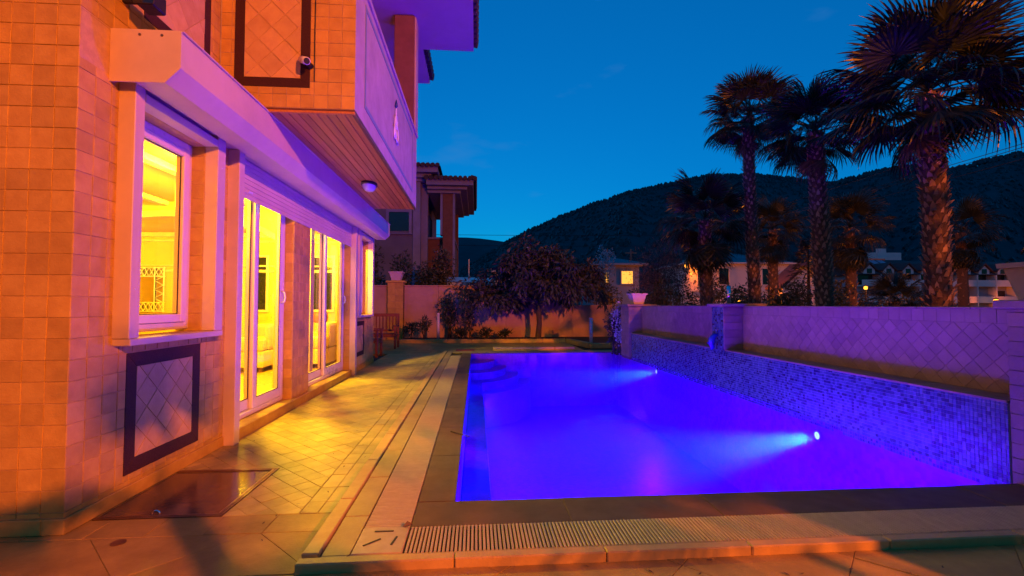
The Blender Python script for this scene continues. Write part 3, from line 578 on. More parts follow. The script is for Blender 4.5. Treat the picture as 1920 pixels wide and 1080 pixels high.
# inside the villa
mb = MB().box(-8.2,C0-.201,HY0+.211,HY1-.201,0.0,0.10); room = obj('room_floor', mb, ROOM_FLOOR, villa)
obj('room_ceiling', MB().box(-8.2,C0-.201,HY0+.211,HY1-.201,2.76,2.938), ROOM_WALL, villa)
obj('room_wall', MB().box(-8.4,-8.201,HY0+.211,HY1-.201,0.0,2.94), ROOM_WALL, villa)
fw_ = obj('room_wall', MB().box(-8.2,C0-.202,HY1-.28,HY1-.201,0.101,2.759), ROOM_WALL, villa)
obj('room_wall', MB().box(-8.2,C0-.202,HY0+.212,HY0+.24,0.101,2.759), ROOM_WALL, villa)
n = 18; ax, az, ac, asp = 1.62, 0.62, -4.40, 1.92
arch = [(C0-.203,0.101),(-2.78,0.101)]+[(ac+ax*math.cos(math.pi*i/n),asp+az*math.sin(math.pi*i/n)) for i in range(n+1)]+[(ac-ax,0.101),(-8.19,0.101),(-8.19,2.758),(C0-.203,2.758)]
pa = obj('arched_partition', MB().prism(arch,'y',7.15,7.30), ROOM_WALL, villa)
am = MB()
for i in range(n):
    a0, a1 = math.pi*i/n, math.pi*(i+1)/n
    am.add([(ac+(ax+d)*math.cos(a),y,asp+(az+d)*math.sin(a)) for y in (7.12,7.149) for a in (a0,a1) for d in (0,0.09)],[(0,1,3,2),(4,5,7,6),(0,1,5,4),(2,3,7,6),(0,2,6,4),(1,3,7,5)])
obj('arch_moulding', am, ROOM_TRIM, pa)
for z, d, h in ((2.66,0.06,0.098),(2.56,0.035,0.05),(2.05,0.02,0.035),(1.93,0.02,0.06)):
    obj('cornice', MB().cbox(-8.15,C0-.206,HY1-.281-d,HY1-.2805,z,z+h,0.008), ROOM_TRIM, fw_)
for x in (-3.3,-4.5,-5.7,-6.9): obj('ceiling_beam', MB().cbox(x-.06,x+.06,HY0+.25,7.11,2.69,2.759,0.01), ROOM_TRIM, villa)
for i, (x, y, p) in enumerate(((-2.80,6.1,5.4),(-2.85,8.6,4.0),(-4.6,5.3,0.9),(-4.4,9.0,0.8),(-6.8,5.0,0.6),(-6.9,9.0,0.7),(-2.95,4.95,1.9))):
    lb = ['beside the arch near the doors','at the far end near the doors','in the middle of the room','behind the arch','deep in the room','deep in the room behind the arch','just inside the near window'][i]
    dl = thing('downlight', 'lit round ceiling downlight '+lb, 'lamp', (x,y,2.75), 'downlights in the living room')
    obj('rim', MB().lathe([(0.06,0),(0.065,-0.008),(0.045,-0.012)],x,y,2.758,20), CAMW, dl); obj('bulb', MB().lathe([(0.043,0),(0.040,-0.008),(0.01,-0.012)],x,y,2.746,16), DOWN, dl)
    lamp('light','POINT',(x,y,2.60),ROOM_W*p,ROOM,dl,0.10)
def sofa(x0, y0, wx, wy, face, label):                             # face: +1 looks to -Y, else to -X
    s = thing('sofa', label, 'sofa', (x0+wx/2,y0+wy/2,0.1)); z = 0.101
    for a, b in ((x0+.05,y0+.05),(x0+wx-.1,y0+.05),(x0+.05,y0+wy-.1),(x0+wx-.1,y0+wy-.1)): obj('foot', MB().box(a,a+.05,b,b+.05,z,z+.08), WOOD_DK, s)
    obj('base', MB().cbox(x0,x0+wx,y0,y0+wy,z+.081,z+.36,0.03), SOFA, s)
    if face > 0:
        obj('backrest', MB().cbox(x0+.19,x0+wx-.19,y0+wy-.24,y0+wy,z+.361,z+.82,0.06), SOFA, s)
        for a in (x0,x0+wx-.18): obj('armrest', MB().cbox(a,a+.18,y0,y0+wy,z+.361,z+.60,0.06), SOFA, s)
        obj('seat_cushion', MB().cbox(x0+.19,x0+wx-.19,y0+.01,y0+wy-.25,z+.361,z+.48,0.04), SOFA, s)
    else:
        obj('backrest', MB().cbox(x0+wx-.24,x0+wx,y0+.19,y0+wy-.19,z+.361,z+.82,0.06), SOFA, s)
        for a in (y0,y0+wy-.18): obj('armrest', MB().cbox(x0,x0+wx,a,a+.18,z+.361,z+.60,0.06), SOFA, s)
        obj('seat_cushion', MB().cbox(x0+.01,x0+wx-.25,y0+.19,y0+wy-.19,z+.361,z+.48,0.04), SOFA, s)
    return s
sofa(-4.55,8.3,0.95,1.7,-1,'cream sofa seen through the first glass door'); sofa(-3.55,8.75,0.85,1.35,-1,'cream sofa with a rust cushion behind the second glass door')
tag(obj('cushion', MB().cbox(-3.05,-2.85,9.0,9.35,0.92,1.10,0.05), CUSHION), 'rust coloured cushion on the cream sofa behind the second glass door', 'cushion')
for x0, x1 in ((-3.42,-3.05),(-4.75,-4.40)):
    iw = obj('inner_window', MB().box(x0,x1,HY1-.292,HY1-.2825,1.15,2.25), DARKGLASS, villa); obj('frame', ring(0,1,0,1,0,1,0.1).__class__().cbox(x0-.05,x0,HY1-.31,HY1-.2815,1.1,2.3,.004).cbox(x1,x1+.05,HY1-.31,HY1-.2815,1.1,2.3,.004).cbox(x0+.001,x1-.001,HY1-.31,HY1-.2815,2.251,2.3,.004).cbox(x0+.001,x1-.001,HY1-.31,HY1-.2815,1.1,1.149,.004), PVC, iw)
ms = thing('lattice_mirror', 'framed mirror with white diagonal lattice on the back wall seen through the near window', 'mirror', (-6.9,10.1,1.1)); my = HY1-.29
obj('mirror_glass', MB().box(-7.35,-6.45,my-.012,my-.002,1.12,2.02), MIRROR, ms)
lt = []
for z in (1.12,1.30,1.84,2.02): lt.append(MB().tube([(-7.4,my-.03,z),(-6.4,my-.03,z)],0.013,6))
for x in (-7.38,-7.2,-6.6,-6.42): lt.append(MB().tube([(x,my-.035,1.1),(x,my-.035,2.04)],0.013,6))
for k in range(5):
    a = -7.38+k*0.192
    for z0, z1 in ((1.30,1.12),(1.84,2.02)):
        lt.append(MB().tube([(a,my-.04,z0),(a+.096,my-.04,z1),(a+.192,my-.04,z0)],0.010,6)); lt.append(MB().tube([(a,my-.042,z1),(a+.096,my-.042,z0),(a+.192,my-.042,z1)],0.010,6))
for k in range(3):
    z = 1.30+k*.18
    for x0, x1 in ((-7.38,-7.2),(-6.42,-6.6)): lt.append(MB().tube([(x0,my-.04,z),(x1,my-.04,z+.09),(x0,my-.04,z+.18)],0.010,6))
for m_ in lt: obj('lattice_bar', m_, CAMW, ms)

# ================================================================== FEATURE WALL on the right
LZ = 0.58; BKX = 3.97; NY = (0,-1,0)
GROUT_WALL = surf('garden_wall_grout', (0.22,0.14,0.075), None, 20, 0.9, 0.3)
fwall = thing('pool_wall', 'low stone wall with blue mosaic base and diamond travertine along the right of the pool', 'wall', (3.85,7.4,0))
core = obj('wall_core', MB().box(3.712,4.25,3.02,11.62,-0.05,LZ-.012).box(BKX+.012,4.25,3.02,11.62,LZ-.0119,1.218), GROUT_DK, fwall)
mz = obj('mosaic_band', MB().box(3.7045,3.7115,3.03,11.62,-0.10,LZ-.014), MOSAIC_GROUT, fwall)
tiles(mz, 'mosaic_tile', 'distant_mosaic_tiles', (3.7045,0,0), NY, Z3, grid((-11.62,-3.03,-0.06,LZ-.016), 0.0302, 0.0302, 0.0026, ov=-0.06), MOSAIC, 0.005, 0.0012, most=300, wob=0.0006, seed=41)
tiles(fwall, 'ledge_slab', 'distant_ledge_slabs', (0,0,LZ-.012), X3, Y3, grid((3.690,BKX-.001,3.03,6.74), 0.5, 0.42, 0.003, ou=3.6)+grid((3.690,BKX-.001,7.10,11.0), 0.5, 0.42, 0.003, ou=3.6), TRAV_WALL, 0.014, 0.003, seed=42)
for a, b, sd in ((3.03,6.74,43),(7.10,11.0,44)):
    bk = obj('panel', MB().box(BKX+.0035,BKX+.0115,a,b,LZ+.003,1.216), GROUT_WALL, fwall)
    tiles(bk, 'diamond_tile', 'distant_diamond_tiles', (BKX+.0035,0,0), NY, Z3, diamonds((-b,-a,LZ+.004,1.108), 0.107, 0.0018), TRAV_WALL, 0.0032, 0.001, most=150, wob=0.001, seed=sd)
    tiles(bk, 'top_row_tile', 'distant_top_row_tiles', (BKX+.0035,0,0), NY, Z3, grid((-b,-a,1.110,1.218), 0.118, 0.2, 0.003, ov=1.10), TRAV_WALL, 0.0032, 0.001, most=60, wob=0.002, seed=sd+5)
    for k in range(8):
        y0 = a+(b-a)*k/8; obj('coping_stone', MB().cbox(BKX-.004,4.26,y0+.002,a+(b-a)*(k+1)/8-.002,1.2185,1.235,0.004), TRAV_WALL, fwall)
def post(y0, y1, x0, z1, cz, lab_mosaic):
    p = obj('wall_post', MB().box(x0+.012,4.27,y0+.012,y1-.012,LZ-.01,z1) if lab_mosaic else MB().box(x0+.012,4.27,y0+.012,y1-.012,-0.05,z1), GROUT_DK, fwall)
    z0 = LZ+.003 if lab_mosaic else 0.0
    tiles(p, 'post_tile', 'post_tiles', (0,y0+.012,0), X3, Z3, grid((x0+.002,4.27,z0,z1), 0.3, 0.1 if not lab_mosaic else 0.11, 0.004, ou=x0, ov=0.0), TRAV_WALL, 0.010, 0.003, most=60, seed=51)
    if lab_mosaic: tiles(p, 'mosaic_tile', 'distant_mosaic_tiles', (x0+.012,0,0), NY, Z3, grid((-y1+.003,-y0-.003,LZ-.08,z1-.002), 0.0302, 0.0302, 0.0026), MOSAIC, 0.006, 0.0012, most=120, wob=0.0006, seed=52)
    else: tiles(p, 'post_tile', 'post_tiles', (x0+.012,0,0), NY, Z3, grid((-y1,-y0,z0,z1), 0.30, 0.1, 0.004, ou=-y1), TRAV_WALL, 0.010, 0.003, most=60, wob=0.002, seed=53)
    obj('post_cap', MB().cbox(x0-.045,4.32,y0-.05,y1+.05,z1+.001,cz,0.008), TRAV_WALL, p); return p
post(6.74,7.10,3.67,1.225,1.272,True); post(2.45,3.02,3.70,1.222,1.285,False); post(11.0,11.62,3.64,1.215,1.27,False)
# fish spout on the mosaic post
sp = thing('fountain_spout', 'dark blue fish shaped fountain spout on the mosaic post', 'fountain', (3.62,6.92,0.6))
obj('body', MB().tube([(3.68,6.92,0.80),(3.62,6.92,0.79),(3.575,6.92,0.73),(3.57,6.92,0.66),(3.59,6.92,0.60),(3.56,6.92,0.57)],[0.018,0.035,0.050,0.045,0.032,0.016],12), SPOUT, sp, True)
obj('tail_fin', MB().add([(3.68,6.92,0.80),(3.66,6.86,0.88),(3.70,6.90,0.86),(3.66,6.98,0.88),(3.675,6.92,0.83)],[(0,1,2),(0,2,3),(0,4,1),(0,3,4)]), SPOUT, sp)
obj('side_fin', MB().add([(3.57,6.88,0.72),(3.545,6.82,0.66),(3.58,6.87,0.65)],[(0,1,2)]), SPOUT, sp); obj('side_fin', MB().add([(3.57,6.96,0.72),(3.545,7.02,0.66),(3.58,6.97,0.65)],[(0,1,2)]), SPOUT, sp)
tag(obj('steel_post', MB().tube([(3.86,6.92,1.273),(3.86,6.92,1.545)],0.028,20), STEEL, None, True), 'short polished steel tube standing on the mosaic post', 'post')

# ------------------------------------------------------------------ leaves, shrubs, palms
def leaf(mb, p, d, nrm, L, W_):
    d = d.normalized(); s = d.cross(nrm)
    s = s.normalized() if s.length > 1e-4 else Vector((1,0,0))
    u = s.cross(d); m = p + d*L*0.45 + u*L*0.06
    mb.add([p, m+s*W_*0.5, p+d*L, m-s*W_*0.5], [(0,1,2),(0,2,3)])
def cloud(mb, c, rad, n, L, asp, rnd, droop=0.3, shell=0.55):
    c = Vector(c)
    for _ in range(n):
        v = Vector((rnd.gauss(0,1),rnd.gauss(0,1),rnd.gauss(0,1))).normalized(); r = shell+(1-shell)*rnd.random()**0.6
        p = c+Vector((v.x*rad[0]*r,v.y*rad[1]*r,v.z*rad[2]*r)); d = (v*0.7+Vector((rnd.uniform(-1,1),rnd.uniform(-1,1),rnd.uniform(-1,1)-droop)))
        l = L*rnd.uniform(0.6,1.25); leaf(mb, p, d, Vector((rnd.uniform(-1,1),rnd.uniform(-1,1),rnd.uniform(0,1.5))), l, l*asp)
def bush(name, label, cat, base, h, rx, ry, n, L, asp, mat, seed, blobs=9, stems=4, droop=0.2, group=None, z0=0.12, spread=0.62):
    rnd = random.Random(seed); t = thing(name, label, cat, base, group); b = Vector(base); st = MB(); lv = MB(); tops = []
    for k in range(blobs):
        a = 2*math.pi*(k+rnd.random()*.6)/blobs; q = spread*math.sqrt(rnd.random()); tops.append(b+Vector((rx*q*math.cos(a),ry*q*math.sin(a),h*(z0+0.22+(0.80-z0-0.22)*rnd.random()))))
    tops[0] = b+Vector((0,0,h*0.80))
    for k in range(stems):
        e = tops[k % blobs]; m = b.lerp(e,0.5)+Vector((rnd.uniform(-.1,.1),rnd.uniform(-.1,.1),0))*h*.4; st.tube([b+Vector((rnd.uniform(-.06,.06),rnd.uniform(-.06,.06),-0.02)),m,e],[0.03*h*.5+.008,0.02*h*.5+.006,0.006],6)
    for k in range(stems, blobs):
        e = tops[k]; s = b.lerp(tops[k % stems],0.5); st.tube([s,s.lerp(e,.5)+Vector((0,0,.05*h)),e],[0.012*h*.5+.005,0.008,0.004],5)
    for e in tops:
        f = rnd.uniform(0.75,1.2); cloud(lv, e, (rx*.45*f,ry*.45*f,h*.22*f), n//blobs, L, asp, rnd, droop)
    obj('trunk' if cat == 'tree' else 'stem', st, BARK, t, kind='stuff' if stems > 1 else None); obj('crown' if cat == 'tree' else 'foliage', lv, mat, t, kind='stuff'); return t

def frond_mesh(name, seed, Lp, R_, n=34, spread=118, droop=0.5, mat=None, fold=0.28):
    rnd = random.Random(seed); mb = MB(); sag = 0.10*Lp
    mb.tube([(0,0,0),(Lp*.5,0,-sag*.25),(Lp,0,-sag)],[0.020,0.012,0.008],5)
    for k in range(n):
        a = R(-spread+2*spread*(k+.5)/n); da = R(2*spread/n)*0.5; r = R_*(0.74+0.26*math.cos(a*.75))*rnd.uniform(.92,1.04); dr = droop*rnd.uniform(.6,1.5); tw = (1 if k % 2 else -1)*0.016
        def pt(s, off):
            x = math.cos(a)*r*s - math.sin(a)*off; y = math.sin(a)*r*s + math.cos(a)*off; d = math.hypot(x,y)
            z = -fold*abs(math.sin(a))*d*0.8 - 0.06*d*d - (dr*r*(s-.5)**2*1.7 if s > .5 else 0)
            if s > .75: x *= 1-0.10*(s-.75)*dr; y *= 1-0.25*(s-.75)*dr
            return (Lp+x, y, -sag+z)
        vs = []; S = (0.05,0.26,0.50,0.70,0.87)
        for s in S:
            w_ = r*math.tan(da)*(s if s <= .50 else .50*(1-(s-.50)/.50)**0.85)*0.98
            a_, b_ = pt(s,-w_), pt(s,w_); vs += [(a_[0],a_[1],a_[2]+tw*s), (b_[0],b_[1],b_[2]-tw*s)]
        vs.append(pt(1.0,0)); m = len(S)
        mb.add(vs,[(2*i,2*i+1,2*i+3,2*i+2) for i in range(m-1)]+[(2*m-2,2*m-1,2*m)])
    me = bpy.data.meshes.new(name); me.from_pydata(mb.v,[],mb.f); me.update(); me.materials.append(mat); return me
FR = [frond_mesh('frond', k, 0.95, 0.95, 40, 122, d, PALM) for k, d in enumerate((0.35,0.55,0.85))]
FR_SKIRT = [frond_mesh('frond', 15+k, 0.75, 0.95, 34, 105, 1.1, PALM, 0.5) for k in range(2)]
FR_DEAD = [frond_mesh('frond', 9+k, 0.75, 0.78, 24, 95, 1.2, PALM_DEAD, 0.5) for k in range(2)]
boot_me = MB().add([(-0.055,0.0,-0.03),(0.055,0.0,-0.03),(0.045,0.055,0.05),(-0.045,0.055,0.05),(0.0,0.105,0.125),(0.0,0.045,0.10),(0.0,0.03,-0.05)],[(0,1,6),(0,6,1),(0,1,2,3),(3,2,4),(0,3,5),(3,4,5),(1,5,2),(2,5,4),(0,5,1)]).mesh('leaf_base'); boot_me.materials.append(BOOT)
def palm(base, top, rb, rt_, crown, nf, seed, label, group='fan palms beyond the pool wall', boots=0, single=False, dead=5, up=0.0, thatch=None):
    rnd = random.Random(seed); t = thing('palm_tree', label, 'tree', base, group); b, e = Vector(base), Vector(top); H_ = (e-b).length
    pts = [b.lerp(e,i/12)+Vector((math.sin(i/12*3+seed),math.cos(i/12*2.3+seed),0))*0.02*H_*.3 for i in range(13)]
    pts[0] = b; pts[-1] = e
    tr = obj('trunk', MB().tube(pts,[rb*(1.15 if i == 0 else 1)+(rt_-rb)*i/12 for i in range(13)],14), TRUNK, t)
    rest = MB(); h = 0.1; k = 0; step = H_/max(1,boots)
    for k in range(boots):
        f = (k+.5)/boots; i = min(11,int(f*12)); c = pts[i].lerp(pts[i+1],f*12-i); an = k*2.39996+rnd.uniform(-.15,.15); r = rb+(rt_-rb)*f; s = r/0.27*rnd.uniform(.7,1.25)
        M = Matrix.Translation(c+Vector((math.cos(an),math.sin(an),0))*r*.93) @ Matrix.Rotation(an-math.pi/2,4,'Z') @ Matrix.Rotation(rnd.uniform(-.25,.35),4,'X') @ Matrix.Diagonal((s,s*rnd.uniform(.7,1.4),s*rnd.uniform(.9,1.3),1))
        if single and in_view(c) and math.cos(an-math.atan2(-c.y,-c.x)) > -0.1:
            o = bpy.data.objects.new('leaf_base', boot_me); o.matrix_basis = M; put(o, tr)
        else: rest.add([M @ v.co for v in boot_me.vertices],[tuple(p.vertices) for p in boot_me.polygons])
    if rest.v: obj('leaf_bases', rest, BOOT, tr, kind='stuff')
    for k in range(nf+dead):
        an = k*2.39996+rnd.uniform(-.2,.2); f = k/nf
        if k >= nf: el = R(rnd.uniform(-75,-50)); me = rnd.choice(thatch or FR_DEAD); zo = -0.15*crown
        else: el = R(82-118*min(1,f)**0.9+rnd.uniform(-9,9)+up); me = FR[0 if f < .3 else rnd.choice((0,1,1,2))]; zo = 0.10*crown*(1-f)
        s = crown/1.75*rnd.uniform(.88,1.1)
        o = bpy.data.objects.new('frond', me)
        o.matrix_basis = Matrix.Translation(e+Vector((0,0,zo))) @ Matrix.Rotation(an,4,'Z') @ Matrix.Rotation(-el,4,'Y') @ Matrix.Rotation(rnd.uniform(-.5,.5),4,'X') @ Matrix.Diagonal((s,s,s,1)); put(o, t)
    return t
palm((8.46,8,0),(8.38,8,5.15),0.20,0.18,1.65,46,1,'tallest looking fan palm with a thick rough trunk, nearest the camera on the right',boots=400,single=True,dead=2)
palm((8.60,11,0),(8.46,11,5.55),0.20,0.17,1.28,44,2,'tall fan palm with a slim trunk just left of the thickest palm',boots=430,dead=3)
palm((8.36,13.5,0),(8.25,13.5,6.95),0.175,0.155,1.38,46,3,'leftmost of the three tall fan palms, with the longest bare trunk',boots=460,dead=3)
palm((7.40,14.5,0),(7.33,14.5,3.95),0.20,0.18,1.5,28,4,'short dark fan palm left of the tall palms, before the white house',boots=260,dead=16,thatch=FR_SKIRT)
palm((13.25,20,0),(13.22,20,4.6),0.22,0.19,1.4,26,5,'short fan palm with an orange lit trunk between two tall palms',boots=160,dead=14,thatch=FR_SKIRT)
palm((17.75,21,0),(17.75,21,4.9),0.24,0.2,1.8,26,6,'short dark fan palm behind the slim palm beside the utility pole',boots=90,dead=16,thatch=FR_SKIRT)
palm((24.6,22,0),(24.6,22,4.9),0.24,0.2,1.7,24,8,'short dark fan palm half hidden behind the thickest palm trunk',boots=60,dead=14,thatch=FR_SKIRT)
palm((15.2,16,0),(15.2,16,1.35),0.18,0.17,1.1,20,9,'small low fan palm in front of the long hotel',boots=40,dead=0,up=8)

# ------------------------------------------------------------------ far garden wall, bed, furniture
def panelled(name, label, x0, x1, y0, y1, z1, n):
    t = thing(name, label, 'wall', ((x0+x1)/2,y0,0))
    for k in range(n):
        a, b = x0+(x1-x0)*k/n, x0+(x1-x0)*(k+1)/n; obj('wall_panel', MB().cbox(a+.003,b-.003,y0,y1,-0.06,z1,0.006), GARDEN_WALL, t)
    for k in range(n*2):
        a, b = x0+(x1-x0)*k/n/2, x0+(x1-x0)*(k+1)/n/2; obj('coping_stone', MB().cbox(a+.003,b-.003,y0-.03,y1+.03,z1+.001,z1+.05,0.008), GARDEN_WALL, t)
    return t
gw = panelled('garden_wall', 'rendered garden wall closing the far end of the terrace', -2.64, 3.6, 17.5, 17.7, 1.93, 5)
panelled('garden_wall', 'lower rendered garden wall right of the dark leafy tree', 3.6, 10, 17.52, 17.72, 1.20, 5)
panelled('garden_wall', 'rendered garden wall between the villa and the pillar with a pot', -8, -3.24, 17.5, 17.7, 1.93, 3)
pi_ = thing('gate_pillar', 'stone clad pillar in the far garden wall with a pot on top', 'pillar', (-2.94,17.5,0))
pc = obj('pillar_core', MB().box(-3.208,-2.672,17.362,17.75,-0.06,2.07), GROUT, pi_)
tiles(pc, 'cladding_tile', 'cladding_tiles', (0,17.362,0), X3, Z3, grid((-3.22,-2.66,-.05,2.07), 0.28, 0.23, 0.008, ou=-3.22), TRAV, 0.012, 0.003, least=5, seed=61)
obj('pillar_cap', MB().cbox(-3.28,-2.60,17.30,17.80,2.071,2.14,0.012), TRAV, pi_)
def pot(label, c, h, r, plant=None):
    t = thing('planter_pot', label, 'pot', c, 'tapered planter pots on wall posts'); obj('pot_body', MB().lathe([(r*.62,0),(r*.66,.01),(r*.93,h*.86),(r*1.06,h*.87),(r*1.08,h),(r*.92,h),(r*.90,h*.9)],c[0],c[1],c[2],4,math.pi/4), POT, t); obj('soil', MB().lathe([(r*.88,0),(r*.88,0.004)],c[0],c[1],c[2]+h*.9,4,math.pi/4), SOIL, t)
    rnd = random.Random(int(c[0]*10)); lv = MB(); cloud(lv,(c[0],c[1],c[2]+h*1.08),(r*.8,r*.8,h*.25),70,0.10,0.4,rnd,0.0,0.2); obj('plant', lv, LEAF, t, kind='stuff')
pot('pale tapered pot on the stone pillar of the far garden wall', (-2.93,17.55,2.141), 0.33, 0.34); pot('pale tapered pot on the far end post of the pool wall', (3.95,11.3,1.271), 0.26, 0.26); 
pl = thing('gate_pillar', 'stone pillar with a pot just beyond the pool wall at the right edge', 'pillar', (5.73,4.2,0)); obj('shaft', MB().cbox(5.46,6.0,4.0,4.5,-0.05,1.30,0.01), TRAV_WALL, pl); pot('large pale tapered pot at the right edge beyond the pool wall', (5.72,4.25,1.301), 0.38, 0.36)

# planting bed
bed = struct('planting_bed', MB().prism([(-2.6,15.75),(3.0,15.8),(3.35,13.85),(10,13.75),(10,17.49),(-2.6,17.49)],'z',-0.05,0.055), SOIL)
for k in range(7): x0 = -2.5+k*0.785; obj('kerb_stone', MB().cbox(x0+.003,x0+.782,15.6,15.74,-0.03,0.12,0.012), KERB, bed)
def skew(a, b, w_, z1):
    a, b = Vector(a), Vector(b); d = (b-a).normalized(); s = Vector((-d.y,d.x)); return MB().prism([tuple(a),tuple(b),tuple(b+s*w_),tuple(a+s*w_)],'z',-0.03,z1)
obj('kerb_stone', skew((3.01,15.62),(3.17,14.72),0.14,0.12), KERB, bed); obj('kerb_stone', skew((3.172,14.715),(3.335,13.80),0.14,0.12), KERB, bed)
for k in range(6): x0 = 3.36+k*0.785; obj('kerb_stone', MB().cbox(x0+.003,x0+.782,13.66,13.80,-0.03,0.12,0.012), KERB, bed)
for k in range(4): x0 = 0.45+k*0.56; obj('kerb_stone', MB().cbox(x0+.003,x0+.556,12.66,12.92,-0.03,0.11,0.012), KERB, bed)
rc = thing('drain_cover', 'dark red square cover in a round stone ring beyond the pool', 'cover', (-0.3,13.06,0)); obj('cover_plate', MB().cbox(-0.55,-0.04,12.86,13.27,-0.01,0.012,0.003), RED_COVER, rc)
rg = MB(); n = 40; vs = []; fs = []
for i in range(n): a = 2*math.pi*i/n; vs += [(-0.3+1.0*math.cos(a),13.45+0.78*math.sin(a),0.006),(-0.3+1.06*math.cos(a),13.45+0.84*math.sin(a),0.006)]
for i in range(n): j = (i+1) % n; fs.append((2*i,2*i+1,2*j+1,2*j))
obj('stone_ring', rg.add(vs,fs), KERB, rc)
for x, y, h, lb in ((-1.27,15.9,0.95,'pale upright pipe in the bed left of the leafy tree'),(3.45,13.95,0.83,'pale upright pipe in the bed right of the leafy tree')):
    t = thing('garden_pipe', lb, 'pipe', (x,y,0), 'pale garden pipes'); obj('pipe', MB().tube([(x,y,0.0),(x,y,h)],0.05,14), WHITE_PIPE, t, True); obj('cap', MB().tube([(x,y,h),(x,y,h+.03)],[0.056,0.05],14), WHITE_PIPE, t)

# slatted bench and chair beyond the villa's corner
def seat(name, label, cat, o, w_, depth, hb, ang, ns):
    t = thing(name, label, cat, o, 'dark slatted garden seats'); M = Matrix.Translation(o) @ Matrix.Rotation(ang,4,'Z')
    def bx_(nm, *a, b=.006):
        m_ = MB().cbox(*a,b); m_.v = [tuple(M @ Vector(v)) for v in m_.v]; obj(nm, m_, BENCH, t)
    for x in (-w_/2,w_/2-.06):
        bx_('leg',x,x+.06,-depth/2,-depth/2+.06,0,.64); bx_('back_post',x,x+.06,depth/2-.06,depth/2,0,hb); bx_('armrest',x-.01,x+.07,-depth/2-.03,depth/2-.062,.641,.675); bx_('side_rail',x+.01,x+.05,-depth/2+.062,depth/2-.062,.34,.41)
    for k in range(6): y = -depth/2+.005+k*(depth-.08)/6; bx_('seat_slat',-w_/2+.062,w_/2-.062,y,y+(depth-.08)/6-.015,.411,.435)
    bx_('front_rail',-w_/2+.062,w_/2-.062,-depth/2+.01,-depth/2+.04,.33,.409); bx_('top_rail',-w_/2+.062,w_/2-.062,depth/2-.055,depth/2-.015,hb-.09,hb); bx_('lower_rail',-w_/2+.062,w_/2-.062,depth/2-.055,depth/2-.015,.47,.53)
    for k in range(ns): x = -w_/2+.09+k*(w_-.2)/(ns-1); bx_('back_slat',x,x+.035,depth/2-.045,depth/2-.025,.531,hb-.091)
seat('garden_bench', 'dark slatted wooden bench beyond the corner of the villa, its back to the far wall', 'bench', (-2.95,13.9,0), 1.35, 0.6, 1.0, 0.0, 13)
seat('garden_chair', 'dark slatted wooden armchair in front of the bench at the corner of the villa', 'chair', (-2.60,11.65,0), 0.6, 0.55, 0.88, R(90), 6)

# floor hatch beside the villa
ht = thing('floor_hatch', 'polished brown floor hatch with a double metal edge at the foot of the villa wall', 'hatch', (-1.87,3.36,0))
obj('plate', MB().cbox(-2.225,-1.545,2.995,3.73,-0.03,-0.004,0.001), POLISHED, ht)
for a in ((-2.226,-1.503,2.953,2.966),(-2.226,-1.520,2.972,2.990),(-2.226,-1.503,3.755,3.767),(-2.226,-1.520,3.735,3.750)): obj('edge_strip', MB().cbox(a[0],a[1],a[2],a[3],-0.03,0.004,0.001), BRONZE, ht)
for a in ((-1.516,-1.503,2.967,3.754),(-1.540,-1.522,2.991,3.734)): obj('edge_strip', MB().cbox(a[0],a[1],a[2],a[3],-0.03,0.004,0.001), BRONZE, ht)
obj('lift_ring', MB().tube([(-1.90+.022*math.cos(a/8*math.pi),2.998,.004+.022*math.sin(a/8*math.pi)) for a in range(9)],0.004,6), STEEL, ht)
tag(obj('deck_drain', MB().lathe([(0.035,0),(0.035,0.004),(0.022,0.005)],-1.87,2.66,0.001,18), BRONZE), 'tiny round drain in the paving near the villa corner', 'drain')

# plants of the garden
def drooping_tree():
    rnd = random.Random(5); b = Vector((2.15,16.3,0.05)); t = thing('leafy_tree', 'broad dark tree with drooping leaves in front of the far garden wall', 'tree', b); st = MB(); lv = MB()
    st.tube([b,b+Vector((0.05,0,0.6)),b+Vector((0.0,0.05,1.2))],[0.11,0.09,0.08],10); fork = b+Vector((0,0.05,1.2))
    for k in range(26):
        a = 2*math.pi*k/26+rnd.uniform(-.2,.2); rr = rnd.uniform(0.5,2.35); hz = rnd.uniform(1.9,3.35)-0.28*rr
        e = b+Vector((rr*math.cos(a),rr*.75*math.sin(a),hz)); m = fork.lerp(e,.5)+Vector((0,0,.35)); st.tube([fork,m,e,e+Vector((math.cos(a)*.25,math.sin(a)*.2,-.55))],[0.045,0.028,0.014,0.005],5)
        for q in range(3):
            c = m.lerp(e,rnd.uniform(.3,1.1))+Vector((rnd.uniform(-.25,.25),rnd.uniform(-.25,.25),rnd.uniform(-.3,.2))); cloud(lv,c,(.40,.36,.30),92,0.24,0.34,rnd,0.6,.2)
        c = e+Vector((math.cos(a)*.2,math.sin(a)*.15,-.22)); cloud(lv,c,(.26,.24,.42),66,0.25,0.32,rnd,1.2,.15)
    obj('trunk', st, BARK, t, kind='stuff'); obj('crown', lv, LEAF2, t, kind='stuff')
drooping_tree()
bush('climbing_shrub', 'leafy climber on the far garden wall left of the drooping tree', 'shrub', (-0.95,17.1,0.05), 1.6, 0.42, 0.3, 620, 0.13, 0.4, LEAF, 11, 8, 4)
bush('young_shrub', 'small sparse shrub between the climber and the drooping tree', 'shrub', (-0.2,16.9,0.05), 1.2, 0.35, 0.3, 260, 0.14, 0.35, LEAF2, 12, 6, 3)
